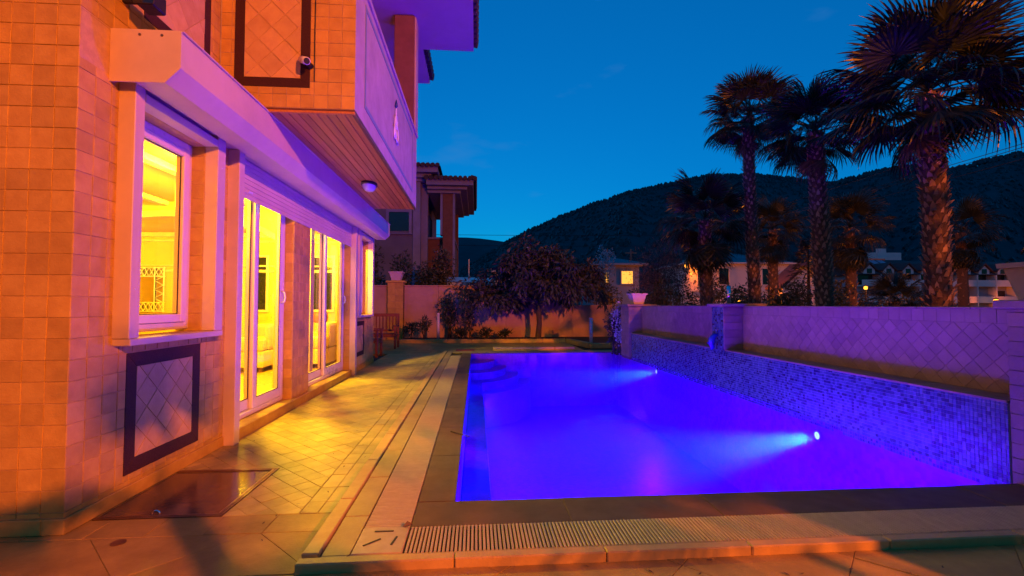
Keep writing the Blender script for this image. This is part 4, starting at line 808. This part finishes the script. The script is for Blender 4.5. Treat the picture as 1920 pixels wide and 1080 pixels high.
for k, (x, h, lb) in enumerate(((-2.2,0.55,'low leafy plant beside the stone pillar'),(-1.75,0.75,'low leafy plant beside the left pale pipe'),(0.35,0.35,'tiny plant in the bed under the left edge of the drooping tree'),(-0.55,0.38,'tiny plant in the bed left of the young shrub'),(1.0,0.3,'tiny plant in the bed under the drooping tree'))):
    bush('bed_plant', lb, 'plant', (x,16.4,0.05), h, 0.3, 0.25, 190, 0.16, 0.25, LEAF, 20+k, 5, 3, -0.4, 'low plants in the far bed')
for k, (x, y, h, rx, m_, lb) in enumerate(((-4.3,19.2,3.7,0.8,LEAF,'tall dark shrub behind the far wall close to the villa corner'),(-3.0,19.6,3.5,0.7,LEAF,'dark shrub behind the wall above the pillar pot'),(-2.1,19.0,3.0,0.8,LEAF,'rounded dark shrub behind the far wall below the brick balcony'),(-1.4,19.4,3.6,0.6,LEAF3,'tall loose shrub behind the far wall at the brick column'))):
    bush('tall_shrub', lb, 'shrub', (x,y,0), h, rx, 0.7, 1300, 0.17, 0.4, m_, 30+k, 12, 5, 0.1, 'shrubs behind the far wall')
bush('tamarisk_tree', 'feathery russet tree left of the white house', 'tree', (7.6,19,0), 4.1, 1.35, 1.0, 5200, 0.16, 0.16, LEAF_TAM, 41, 22, 7, -0.2)
bush('orange_lit_bush', 'bush lit orange above the low wall beside the end post pot', 'shrub', (5.2,18.6,0), 2.5, 0.75, 0.6, 1300, 0.12, 0.5, LEAF3, 42, 10, 4)
bush('blossom_tree', 'small pale blossoming tree right of the drooping tree', 'tree', (7.6,27,0), 4.4, 0.65, 0.5, 700, 0.14, 0.6, FLOWER, 43, 5, 2, 0.0, None, 0.66)
bush('flowering_climber', 'small white flowering climber spilling over the far end post of the pool wall', 'shrub', (3.62,11.75,0.0), 1.33, 0.22, 0.22, 650, 0.05, 0.8, FLOWER, 44, 9, 4, 0.4)
bush('climber_leaves', 'dark leaves of the climber behind the far end post', 'shrub', (3.55,11.95,0.0), 1.2, 0.3, 0.25, 500, 0.09, 0.5, LEAF, 45, 7, 3, 0.4)
bush('clipped_bush', 'round clipped bush in front of the orange gable', 'shrub', (18.7,26,0), 2.7, 1.1, 1.0, 2600, 0.12, 0.5, LEAF, 46, 14, 4, 0.0, None, 0.1, 0.45)
bush('garden_shrub', 'leafy shrub before the white house between two palms', 'shrub', (11.3,21.5,0), 2.7, 0.9, 0.7, 900, 0.16, 0.4, LEAF3, 47, 9, 4)
bush('garden_shrub', 'bush lit orange beside the trunk of the short dark palm', 'shrub', (9.2,19.2,0), 1.9, 0.7, 0.6, 700, 0.12, 0.5, LEAF3, 48, 8, 4)
bush('garden_shrub', 'bush lit orange at the foot of the utility pole', 'shrub', (19.6,23.6,0), 2.3, 0.45, 0.5, 600, 0.12, 0.5, LEAF3, 49, 7, 3)
for k, (x, y, lb) in enumerate(((18.6,21.5,'left one of the orange bushes before the long hotel'),(20.6,21.8,'right one of the orange bushes before the long hotel'))):
    bush('hotel_bush', lb, 'shrub', (x,y,0), 1.95, 0.9, 0.6, 800, 0.12, 0.55, LEAF3, 50+k, 8, 4)
bush('dark_hedge', 'low dark hedge behind the pool wall below the white house', 'hedge', (17.0,28,0), 1.9, 5.0, 0.8, 2200, 0.2, 0.5, LEAF, 56, 18, 6)
def conifer(base, h, r, label, seed):
    rnd = random.Random(seed); t = thing('conifer_tree', label, 'tree', base); b = Vector(base); obj('trunk', MB().tube([b,b+Vector((0,0,h))],[0.16,0.02],8), BARK, t); lv = MB()
    for k in range(900):
        f = rnd.random()**0.8; a = rnd.uniform(0,6.28); rr = r*(1-f)*rnd.uniform(.3,1.05)+.05; p = b+Vector((rr*math.cos(a),rr*math.sin(a),h*(.08+.92*f)-.12*rr)); leaf(lv,p,Vector((math.cos(a),math.sin(a),rnd.uniform(-.5,.3))),Vector((0,0,1)),rnd.uniform(.3,.6),.16)
    obj('crown', lv, PINE, t, kind='stuff')
for k, (x, y, h, rx, lb) in enumerate(((6.6,16.2,2.2,0.8,'dark shrub behind the pool wall left of the steel tube'),(9.9,16.5,2.0,0.9,'dark shrub behind the pool wall under the leftmost tall palm'),(11.9,17.5,2.1,0.9,'dark shrub behind the pool wall between two palm trunks'),(13.4,17.0,1.9,0.8,'dark shrub behind the pool wall right of the orange lit palm'),(15.6,19.5,2.4,1.0,'dark shrub behind the pool wall left of the utility pole'),(10.8,24.5,3.6,1.2,'tall dark shrub before the middle of the white house'),(22.6,22.5,2.4,1.2,'dark shrub before the right half of the hotel'))):
    bush('screen_shrub', lb, 'shrub', (x,y,0), h, rx, 0.7, 900, 0.16, 0.42, LEAF if k % 2 else LEAF3, 120+k, 9, 4, 0.1, 'shrubs behind the pool wall')
conifer((21.6,29,0), 5.6, 2.0, 'dark spreading conifer beside the orange gable', 3)

# ================================================================== HOUSES BEYOND
nb = thing('neighbour_villa', 'neighbouring villa with brick balcony and wide eaves behind the far wall', 'house', (-5,27,0))
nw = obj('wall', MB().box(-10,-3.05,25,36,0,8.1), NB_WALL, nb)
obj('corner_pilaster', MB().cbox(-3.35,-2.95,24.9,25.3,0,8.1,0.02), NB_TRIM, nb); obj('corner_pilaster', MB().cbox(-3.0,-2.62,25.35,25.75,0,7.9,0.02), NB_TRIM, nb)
def nbwin(x0, x1, y0, y1, z0, z1):
    if y0 == y1: g = obj('window', MB().box(x0,x1,y0-.02,y0-.003,z0,z1), DARKGLASS, nb); obj('frame', MB().box(x0-.14,x0-.001,y0-.08,y0-.004,z0-.14,z1+.14).box(x1+.001,x1+.14,y0-.08,y0-.004,z0-.14,z1+.14).box(x0,x1,y0-.08,y0-.004,z1+.001,z1+.14), NB_TRIM, g); obj('sill', MB().cbox(x0-.2,x1+.2,y0-.14,y0-.004,z0-.18,z0-.141,.01), NB_TRIM, g)
    else: g = obj('window', MB().box(x0+.003,x0+.02,y0,y1,z0,z1), DARKGLASS, nb); obj('frame', MB().box(x0+.004,x0+.08,y0-.1,y0-.001,z0-.1,z1+.1).box(x0+.004,x0+.08,y1+.001,y1+.1,z0-.1,z1+.1).box(x0+.004,x0+.08,y0,y1,z1+.001,z1+.1).box(x0+.004,x0+.08,y0,y1,z0-.1,z0-.001), NB_TRIM, g)
nbwin(-4.6,-3.55,25,25,5.15,6.15)
for y in (26.3,28.4,30.5): nbwin(-3.05,-3.05,y,y+1.2,5.0,6.9)
obj('balcony', MB().cbox(-3.04,-1.25,25.9,31.5,3.0,4.85,.03), NB_BRICK, nb); obj('balcony_coping', MB().cbox(-3.04,-1.18,25.82,31.6,4.851,4.97,.02), NB_TRIM, nb)
cl = obj('column', MB().cbox(-1.80,-1.27,25.1,25.7,0,7.2,.02), NB_BRICK, nb)
obj('column_edge', MB().box(-1.265,-1.16,25.1,25.7,0,7.2), NB_TRIM, cl); obj('column_edge', MB().box(-1.93,-1.805,25.1,25.7,4.98,7.2), NB_TRIM, cl); obj('column', MB().cbox(-1.7,-1.2,30.9,31.5,0,7.2,.02), NB_BRICK, nb)
e1 = obj('eave', MB().cbox(-10,-2.0,24.2,36,8.1,8.4,.03), NB_TRIM, nb); obj('moulding', MB().cbox(-10,-2.35,24.5,36,7.9,8.098,.03), NB_TRIM, e1); obj('moulding', MB().cbox(-10,-2.65,24.75,36,7.75,7.898,.03), NB_TRIM, e1)
e2 = obj('eave', MB().cbox(-2.62,-0.16,24.4,32.5,7.5,7.8,.03), NB_TRIM, nb); obj('moulding', MB().cbox(-2.6,-0.5,24.7,32.2,7.35,7.498,.03), NB_TRIM, e2); obj('moulding', MB().cbox(-2.6,-0.85,24.95,32,7.2,7.348,.03), NB_TRIM, e2)
obj('roof', MB().add([(-10.2,24.05,8.401),(-1.85,24.05,8.401),(-1.85,36,8.401),(-10.2,36,8.401),(-6,28,9.9),(-6,33,9.9)],[(0,1,4),(1,2,5,4),(2,3,5),(3,0,4,5)]), ROOF, nb)
obj('roof', MB().add([(-2.64,24.25,7.801),(-0.02,24.25,7.801),(-0.02,32.6,7.801),(-2.64,32.6,7.801),(-2.64,26,8.5),(-2.64,31,8.5)],[(0,1,4),(1,2,5,4),(2,3,5),(3,0,4,5)]), ROOF, nb)
rt_ = MB()
for i in range(34): x = -10.1+i*.245; rt_.tube([(x,24.3,8.52),(x,24.0,8.42)],.12,7)
for i in range(11): x = -2.6+i*.25; rt_.tube([(x,24.5,7.92),(x,24.2,7.82)],.12,7)
for i in range(32): y = 24.3+i*.25; rt_.tube([(-.3,y,7.92),(0,y,7.82)],.12,7)
obj('roof_edge_tiles', rt_, ROOF, nb, kind='stuff')

def house(name, label, x0, x1, y0, y1, ze, zr, wallm, roofm, wins, over=0.5, lit=()):
    t = thing(name, label, 'house', ((x0+x1)/2,y0,0)); obj('wall', MB().box(x0,x1,y0,y1,0,ze), wallm, t); xm, ym = (x0+x1)/2, (y0+y1)/2; d = min(x1-x0,y1-y0)/2
    a, b, c, e = x0-over, x1+over, y0-over, y1+over
    top = [(a+d+over,ym,zr),(b-d-over,ym,zr)] if x1-x0 >= y1-y0 else [(xm,c+d+over,zr),(xm,e-d-over,zr)]
    fs = [(0,1,5,4),(1,2,5),(2,3,4,5),(3,0,4)] if x1-x0 >= y1-y0 else [(0,1,4),(1,2,5,4),(2,3,5),(3,0,4,5)]
    obj('roof', MB().add([(a,c,ze+.16),(b,c,ze+.16),(b,e,ze+.16),(a,e,ze+.16)]+top,fs), roofm, t); obj('eave', MB().box(a,b,c,e,ze+.001,ze+.155), wallm, t)
    for k, (u0,u1,w0,w1) in enumerate(wins):
        g = obj('window', MB().box(u0,u1,y0-.05,y0-.01,w0,w1), LIT if k in lit else DARKGLASS, t); obj('frame', MB().box(u0-.12,u0-.001,y0-.1,y0-.012,w0-.12,w1+.12).box(u1+.001,u1+.12,y0-.1,y0-.012,w0-.12,w1+.12).box(u0,u1,y0-.1,y0-.012,w1+.001,w1+.12).box(u0,u1,y0-.1,y0-.012,w0-.12,w0-.001), wallm, g)
    return t
hA = house('white_house', 'white two storey house with hipped grey roof behind the palms', 21.2,31.5,45,53,5.35,6.9,FAR_WALL,FAR_ROOF,[(21.9,22.7,3.2,4.9),(24.1,25.1,3.3,4.9),(28.6,29.6,3.3,4.9)])
obj('string_course', MB().box(21.2,31.5,44.9,44.99,2.6,2.75), FAR_WALL, hA)
an = thing('gabled_annex', 'small gabled annex lit orange right of the white house', 'house', (27.2,37.5,0)); 
obj('wall', MB().prism([(25.6,0),(28.9,0),(28.9,3.0),(27.6,4.5),(25.6,2.75)],'y',37.5,39.2), FAR_WALL, an); obj('roof', MB().prism([(25.3,2.52),(27.6,4.52),(29.2,2.7),(29.2,2.95),(27.6,4.82),(25.3,2.82)],'y',37.2,39.4), FAR_ROOF_RED, an)
house('small_house', 'small grey house with two lit windows right of the drooping tree', 10.3,14.2,40,46,4.7,5.6,FAR_GREY,FAR_ROOF,[(11.0,11.45,3.2,4.05),(12.6,13.6,3.1,4.2)],0.6,(0,1))
hd = house('hillside_house', 'dark roofed house with a white chimney just above the drooping tree', 1.5,6.5,38,44,3.9,5.3,FAR_WALL,FAR_ROOF_RED,[(2.0,2.6,2.4,3.4)]); obj('chimney', MB().cbox(4.0,4.4,39,39.4,4.8,6.0,.02).cbox(3.93,4.47,38.93,39.47,6.001,6.1,.01), CAMW, hd)
sd = thing('flat_shed', 'low shed with a pale metal roof left of the drooping tree', 'shed', (-0.5,21.5,0)); obj('wall', MB().box(-1.7,0.6,21.2,23.5,0,2.25), FAR_GREY, sd); obj('roof', MB().add([(-1.9,20.9,2.3),(0.8,20.9,2.25),(0.8,23.8,2.62),(-1.9,23.8,2.67)],[(0,1,2,3)]).box(-1.9,0.8,20.9,20.95,2.12,2.25), surf('pale_metal_roof',(0.45,0.46,0.5),None,3,0.4,0.05), sd)
for k, x in enumerate((-1.5,-0.35)): obj('vent_pipe', MB().tube([(x,22,2.3),(x,22,3.2+.2*k)],.03,8), WHITE_PIPE, sd)

# the long hotel
hx0, hx1, hy = 64.5, 100, 75
ho = thing('hotel', 'long grey hotel with dormers and balconies across the right background', 'building', (80,75,0)); obj('wall', MB().box(hx0,hx1,hy,hy+14,0,6.6), FAR_GREY, ho)
obj('roof', MB().prism([(hy-1.2,6.4),(hy+5,9.3),(hy+9,9.3),(hy+15,6.4)],'x',hx0-.8,hx1+.8), FAR_ROOF_RED, ho)
sg = obj('roof_sign', MB().box(69.0,76.6,hy+4,hy+4.2,9.35,10.7).box(71.9,73.6,hy+3.9,hy+4.199,9.35,11.4), FAR_WALL, ho)
for k in range(10):
    x = 66+k*3.5; d = obj('dormer', MB().prism([(x-1.0,6.5),(x+1.0,6.5),(x+1.0,7.2),(x,8.1),(x-1.0,7.2)],'y',hy-0.9,hy+3), FAR_WALL, ho)
    obj('dormer_roof', MB().prism([(x-1.35,6.95),(x,8.2),(x+1.35,6.95),(x+1.35,7.2),(x,8.45),(x-1.35,7.2)],'y',hy-1.2,hy+3), FAR_ROOF_RED, d); obj('pane', MB().box(x-.45,x+.45,hy-.95,hy-.91,6.6,7.4), DARKGLASS, d)
    a, b = x-1.65, x+1.65
    for z in (1.6,4.4):
        obj('balcony', MB().box(a,b,hy-1.3,hy-.01,z,z+.22).box(a,b,hy-1.3,hy-1.2,z+.2201,z+1.1), FAR_WALL, ho)
        if z > 2 or k % 3: obj('window', MB().box(x-1.3,x+1.3,hy-.05,hy-.012,z+.3,z+2.1), LIT if (k, z) in ((9,1.6),) else DARKGLASS, ho)
    obj('divider', MB().box(b+.005,b+.195,hy-1.35,hy-.01,0,6.35), FAR_WALL, ho)
for k in range(5): obj('solar_panel', MB().add([(65.2+k*1.5,hy+1.5,8.05),(66.4+k*1.5,hy+1.5,8.05),(66.4+k*1.5,hy+3.6,9.3),(65.2+k*1.5,hy+3.6,9.3)],[(0,1,2,3)]), surf('solar_panel_%d' % k,(0.25,0.32,0.42),None,3,0.15,0.0,spec=.6), ho)

# ------------------------------------------------------------------ lanterns, poles, wires
def lantern(label, p, power, r=0.09, cat='lamp', name='wall_lantern', post_h=None):
    t = thing(name, label, cat, (p[0],p[1],0) if post_h else p)
    obj('glass', MB().lathe([(r*.5,-r),(r,-r*.6),(r,r*.6),(r*.5,r)],p[0],p[1],p[2],12), LIT_LAMP, t, True); obj('cap', MB().lathe([(r*1.3,r*1.02),(r*.9,r*1.5),(r*.1,r*1.9)],p[0],p[1],p[2],12), BLACK, t)
    if post_h: obj('post', MB().tube([(p[0],p[1],0),(p[0],p[1],p[2]-r*1.02)],0.03,8), BLACK, t)
    if power: lamp('light','POINT',(p[0],p[1]-r*1.6,p[2]),power,SODIUM,t,0.1)
lantern('glowing wall lantern at the left end of the white house', (20.6,44.6,5.1), 700, 0.17); lantern('unseen garden lamp added behind the hedge to light the white house', (21.8,37.5,1.6), 2200, 0.12, name='garden_lamp', post_h=1); lantern('unseen garden lamp added behind the pool wall to light the palm trunk', (12.55,19.2,0.6), 110, 0.1, name='garden_lamp', post_h=1)  # both garden lamps added out of sight to light house front and palm trunk
lantern('unseen garden lamp added to light the bushes before the hotel', (19.6,20.9,0.8), 110, 0.1, name='garden_lamp', post_h=1); lantern('unseen garden lamp added to light the gabled annex', (26.2,34.0,1.2), 420, 0.12, name='garden_lamp', post_h=1)  # both lamps added out of sight for the orange on bushes and gable
lantern('small glowing lantern among the low palm leaves before the hotel', (17.0,19.3,2.0), 70, 0.07, name='garden_lamp', post_h=1); lantern('small glowing lamp at the foot of the hotel facade', (86.5,72.0,1.9), 500, 0.32, name='hotel_lantern'); lantern('small orange lamp near the right end of the hotel roofline', (94.2,72.6,7.2), 260, 0.25, name='hotel_lantern')
lantern('unseen garden lamp added behind the low wall to light the orange bush', (5.6,18.1,1.0), 60, 0.08, name='garden_lamp', post_h=1)  # lamp added out of sight to warm the bush
up_ = thing('utility_pole', 'wooden utility pole with a lamp arm right of the slim palm', 'pole', (20.35,24,0)); obj('pole', MB().tube([(20.35,24,0),(20.35,24,4.1)],[0.17,0.14],12), CONCRETE, up_, True); obj('arm', MB().tube([(20.35,24,3.5),(21.2,23.9,3.75),(22.1,23.8,3.72)],0.035,8), CONCRETE, up_)
lantern('small unseen lamp post added to light the utility pole', (20.95,23.2,1.0), 120, 0.07, name='garden_lamp', post_h=1)  # hidden lamp added for the orange side of the pole
tp = thing('power_pole', 'tall power pole far behind the palms carrying the wires', 'pole', (20.2,60,0)); obj('pole', MB().tube([(20.2,60,0),(20.2,60,8.6)],[0.16,0.11],10), CONCRETE, tp); obj('crossarm', MB().box(19.4,21.0,59.94,60.06,8.0,8.15), CONCRETE, tp)
def wire(a, b, sag, label, group, r=0.014, n=24):
    a, b = Vector(a), Vector(b); tag(obj('power_line', MB().tube([a.lerp(b,i/n)-Vector((0,0,4*sag*(i/n)*(1-i/n))) for i in range(n+1)],r,5), WIRE), label, 'wire', group)
for k, (dx, z) in enumerate(((0.0,8.3),(0.35,7.75),(-0.2,7.45),(0.1,7.1))):
    wire((20.3+dx,60,z),(20.6+dx,-12,z),0.35,['topmost','second','third','lowest'][k]+' of the four wires crossing the sky behind the thickest palm','wires right of the palms')
wire((-30,70,11.9),(60,64,12.0),0.6,'upper of two wires crossing before the hill','wires before the hill',0.03); wire((-30,70,10.4),(60,64,10.4),0.6,'lower of two wires crossing before the hill','wires before the hill',0.03)

# street lamp behind the camera, and a fan palm and a shrub beside it that throw the leaf shadows
S = Vector(STREET_LAMP)
sl_ = thing('street_lamp', 'sodium street lamp behind the camera', 'lamp', (S.x+1.2,S.y-0.4,0)); obj('post', MB().tube([(S.x+1.2,S.y-.4,0),(S.x+1.2,S.y-.4,6.0),(S.x+.9,S.y-.3,6.35),(S.x+.2,S.y,6.42)],[0.09,0.06,0.05,0.04],12), STEEL, sl_, True)
obj('head', MB().cbox(S.x-.32,S.x+.28,S.y-.14,S.y+.14,6.32,6.46,.03), STEEL, sl_); obj('lens', MB().cbox(S.x-.26,S.x+.16,S.y-.10,S.y+.10,6.295,6.319,.005), SOD_LENS, sl_)
lamp('light','POINT',S,SODIUM_W,SODIUM,sl_,0.06)
palm((4.25,-1.5,0),(4.2,-1.5,2.4),0.16,0.13,1.15,7,21,'fan palm behind the camera shading the near paving',None,0,dead=0)
palm((5.3,-1.35,0),(5.25,-1.35,2.3),0.18,0.15,1.2,6,23,'second fan palm behind the camera beside the leafy trees',None,0,dead=0)
palm((2.2,-1.7,0),(2.2,-1.7,2.58),0.06,0.05,0.68,6,25,'slender fan palm just behind the camera',None,0,dead=0)
for k, (x, y, h, z0, n_, lb) in enumerate(((5.0,-1.6,4.4,0.56,1500,'first'),(6.2,-1.2,4.3,0.0,2600,'second'),(7.3,-1.1,6.1,0.0,2200,'third'),(4.9,-2.6,4.6,0.58,520,'fourth'),(8.5,-1.4,6.1,0.1,1800,'fifth'))):
    bush('street_tree', lb+' leafy tree of the row behind the camera', 'tree', (x,y,0), h, 1.15, 0.8, n_, 0.20, 0.4, LEAF, 80+k, 16, 3, 0.2, 'trees behind the camera', z0)

# ================================================================== HILLS
RIDGE = [(-1200,470),(300,500),(700,520),(850,518),(880,497),(930,470),(960,450),(1000,430),(1060,405),(1120,382),(1190,360),(1260,345),(1330,331),(1420,330),(1490,336),(1560,346),(1600,336),(1650,321),(1720,312),(1790,319),(1860,301),(1920,288),(2200,260),(3200,300)]
RIDGE2 = [(-1200,430),(500,440),(700,448),(860,444),(900,447),(945,452),(1000,470),(1100,500),(1400,530)]
def ridge(tab, px):
    for (a, ya), (b, yb) in zip(tab, tab[1:]):
        if a <= px <= b: k = (px-a)/(b-a); k = k*k*(3-2*k)*.35+k*.65; return ya+(yb-ya)*k
    return tab[-1][1]
def dirx(px):
    d = FW+RT*((px-960)/FPX); return d.x/d.y
def hash2(a, b): return (math.sin(a*12.9898+b*78.233)*43758.5453) % 1.0
def hillz(tab, px, D, D0, D1, D2):
    zr = (572-ridge(tab,px))/FPX*D1*(FW.x*dirx(px)+FW.y)*1.02
    t = (D-D0)/(D1-D0)
    if D <= D1: z = zr*max(0,t)**1.15
    else: z = zr*max(0,1-(D-D1)/(D2-D1))**1.1
    fold_ = (math.sin(px*.021+D*.006)+.6*math.sin(px*.053-D*.011))*zr*.035*math.sin(math.pi*min(1,max(0,t))); return z+fold_+CAM_H*min(1,max(0,t))
def hill(name, tab, D0, D1, D2, nD, px0, px1, dpx):
    mb = MB(); cols = int((px1-px0)/dpx)+1; Ds = [D0+(D2-D0)*(i/(nD-1)) for i in range(nD)]; vs = []
    for D in Ds:
        for c in range(cols): px = px0+c*dpx; vs.append((dirx(px)*D,D,hillz(tab,px,D,D0,D1,D2)-0.3))
    fs = [(i*cols+c,i*cols+c+1,(i+1)*cols+c+1,(i+1)*cols+c) for i in range(nD-1) for c in range(cols-1)]
    return struct(name, mb.add(vs,fs), HILL)
hill('wooded_hill', RIDGE, 150, 460, 760, 30, -600, 3000, 25); hill('distant_hill', RIDGE2, 600, 1300, 1700, 14, -600, 1500, 25)
rnd = random.Random(77); fo = MB()
def tree_blob(p, h, r):
    vs = [(p[0],p[1],p[2]-1)]; n = 6
    for zf_, rf in ((.12,.75),(.42,1.0),(.75,.62)):
        for k in range(n): a = 2*math.pi*k/n+rnd.random(); q = r*rf*rnd.uniform(.7,1.2); vs.append((p[0]+q*math.cos(a),p[1]+q*math.sin(a),p[2]+h*zf_*rnd.uniform(.9,1.1)))
    vs.append((p[0],p[1],p[2]+h)); fs = [(0,1+(k+1)%n,1+k) for k in range(n)]
    for j in range(2): fs += [(1+j*n+k,1+j*n+(k+1)%n,1+(j+1)*n+(k+1)%n,1+(j+1)*n+k) for k in range(n)]
    fs += [(1+2*n+k,1+2*n+(k+1)%n,1+3*n) for k in range(n)]; fo.add(vs,fs)
for k in range(6200):
    px = rnd.uniform(780,2000); D = 460-300*(rnd.random()**1.7) if k > 1300 else rnd.uniform(446,466); h = rnd.uniform(3.0,6.0)*(1 if D > 300 else 1.1); z = hillz(RIDGE,px,D,150,460,760)-0.6
    tree_blob((dirx(px)*D,D,z-h*.45),h,h*.36)
tag(obj('hillside_forest', fo, PINE), 'dark pine forest covering the hill', 'forest', kind='stuff')
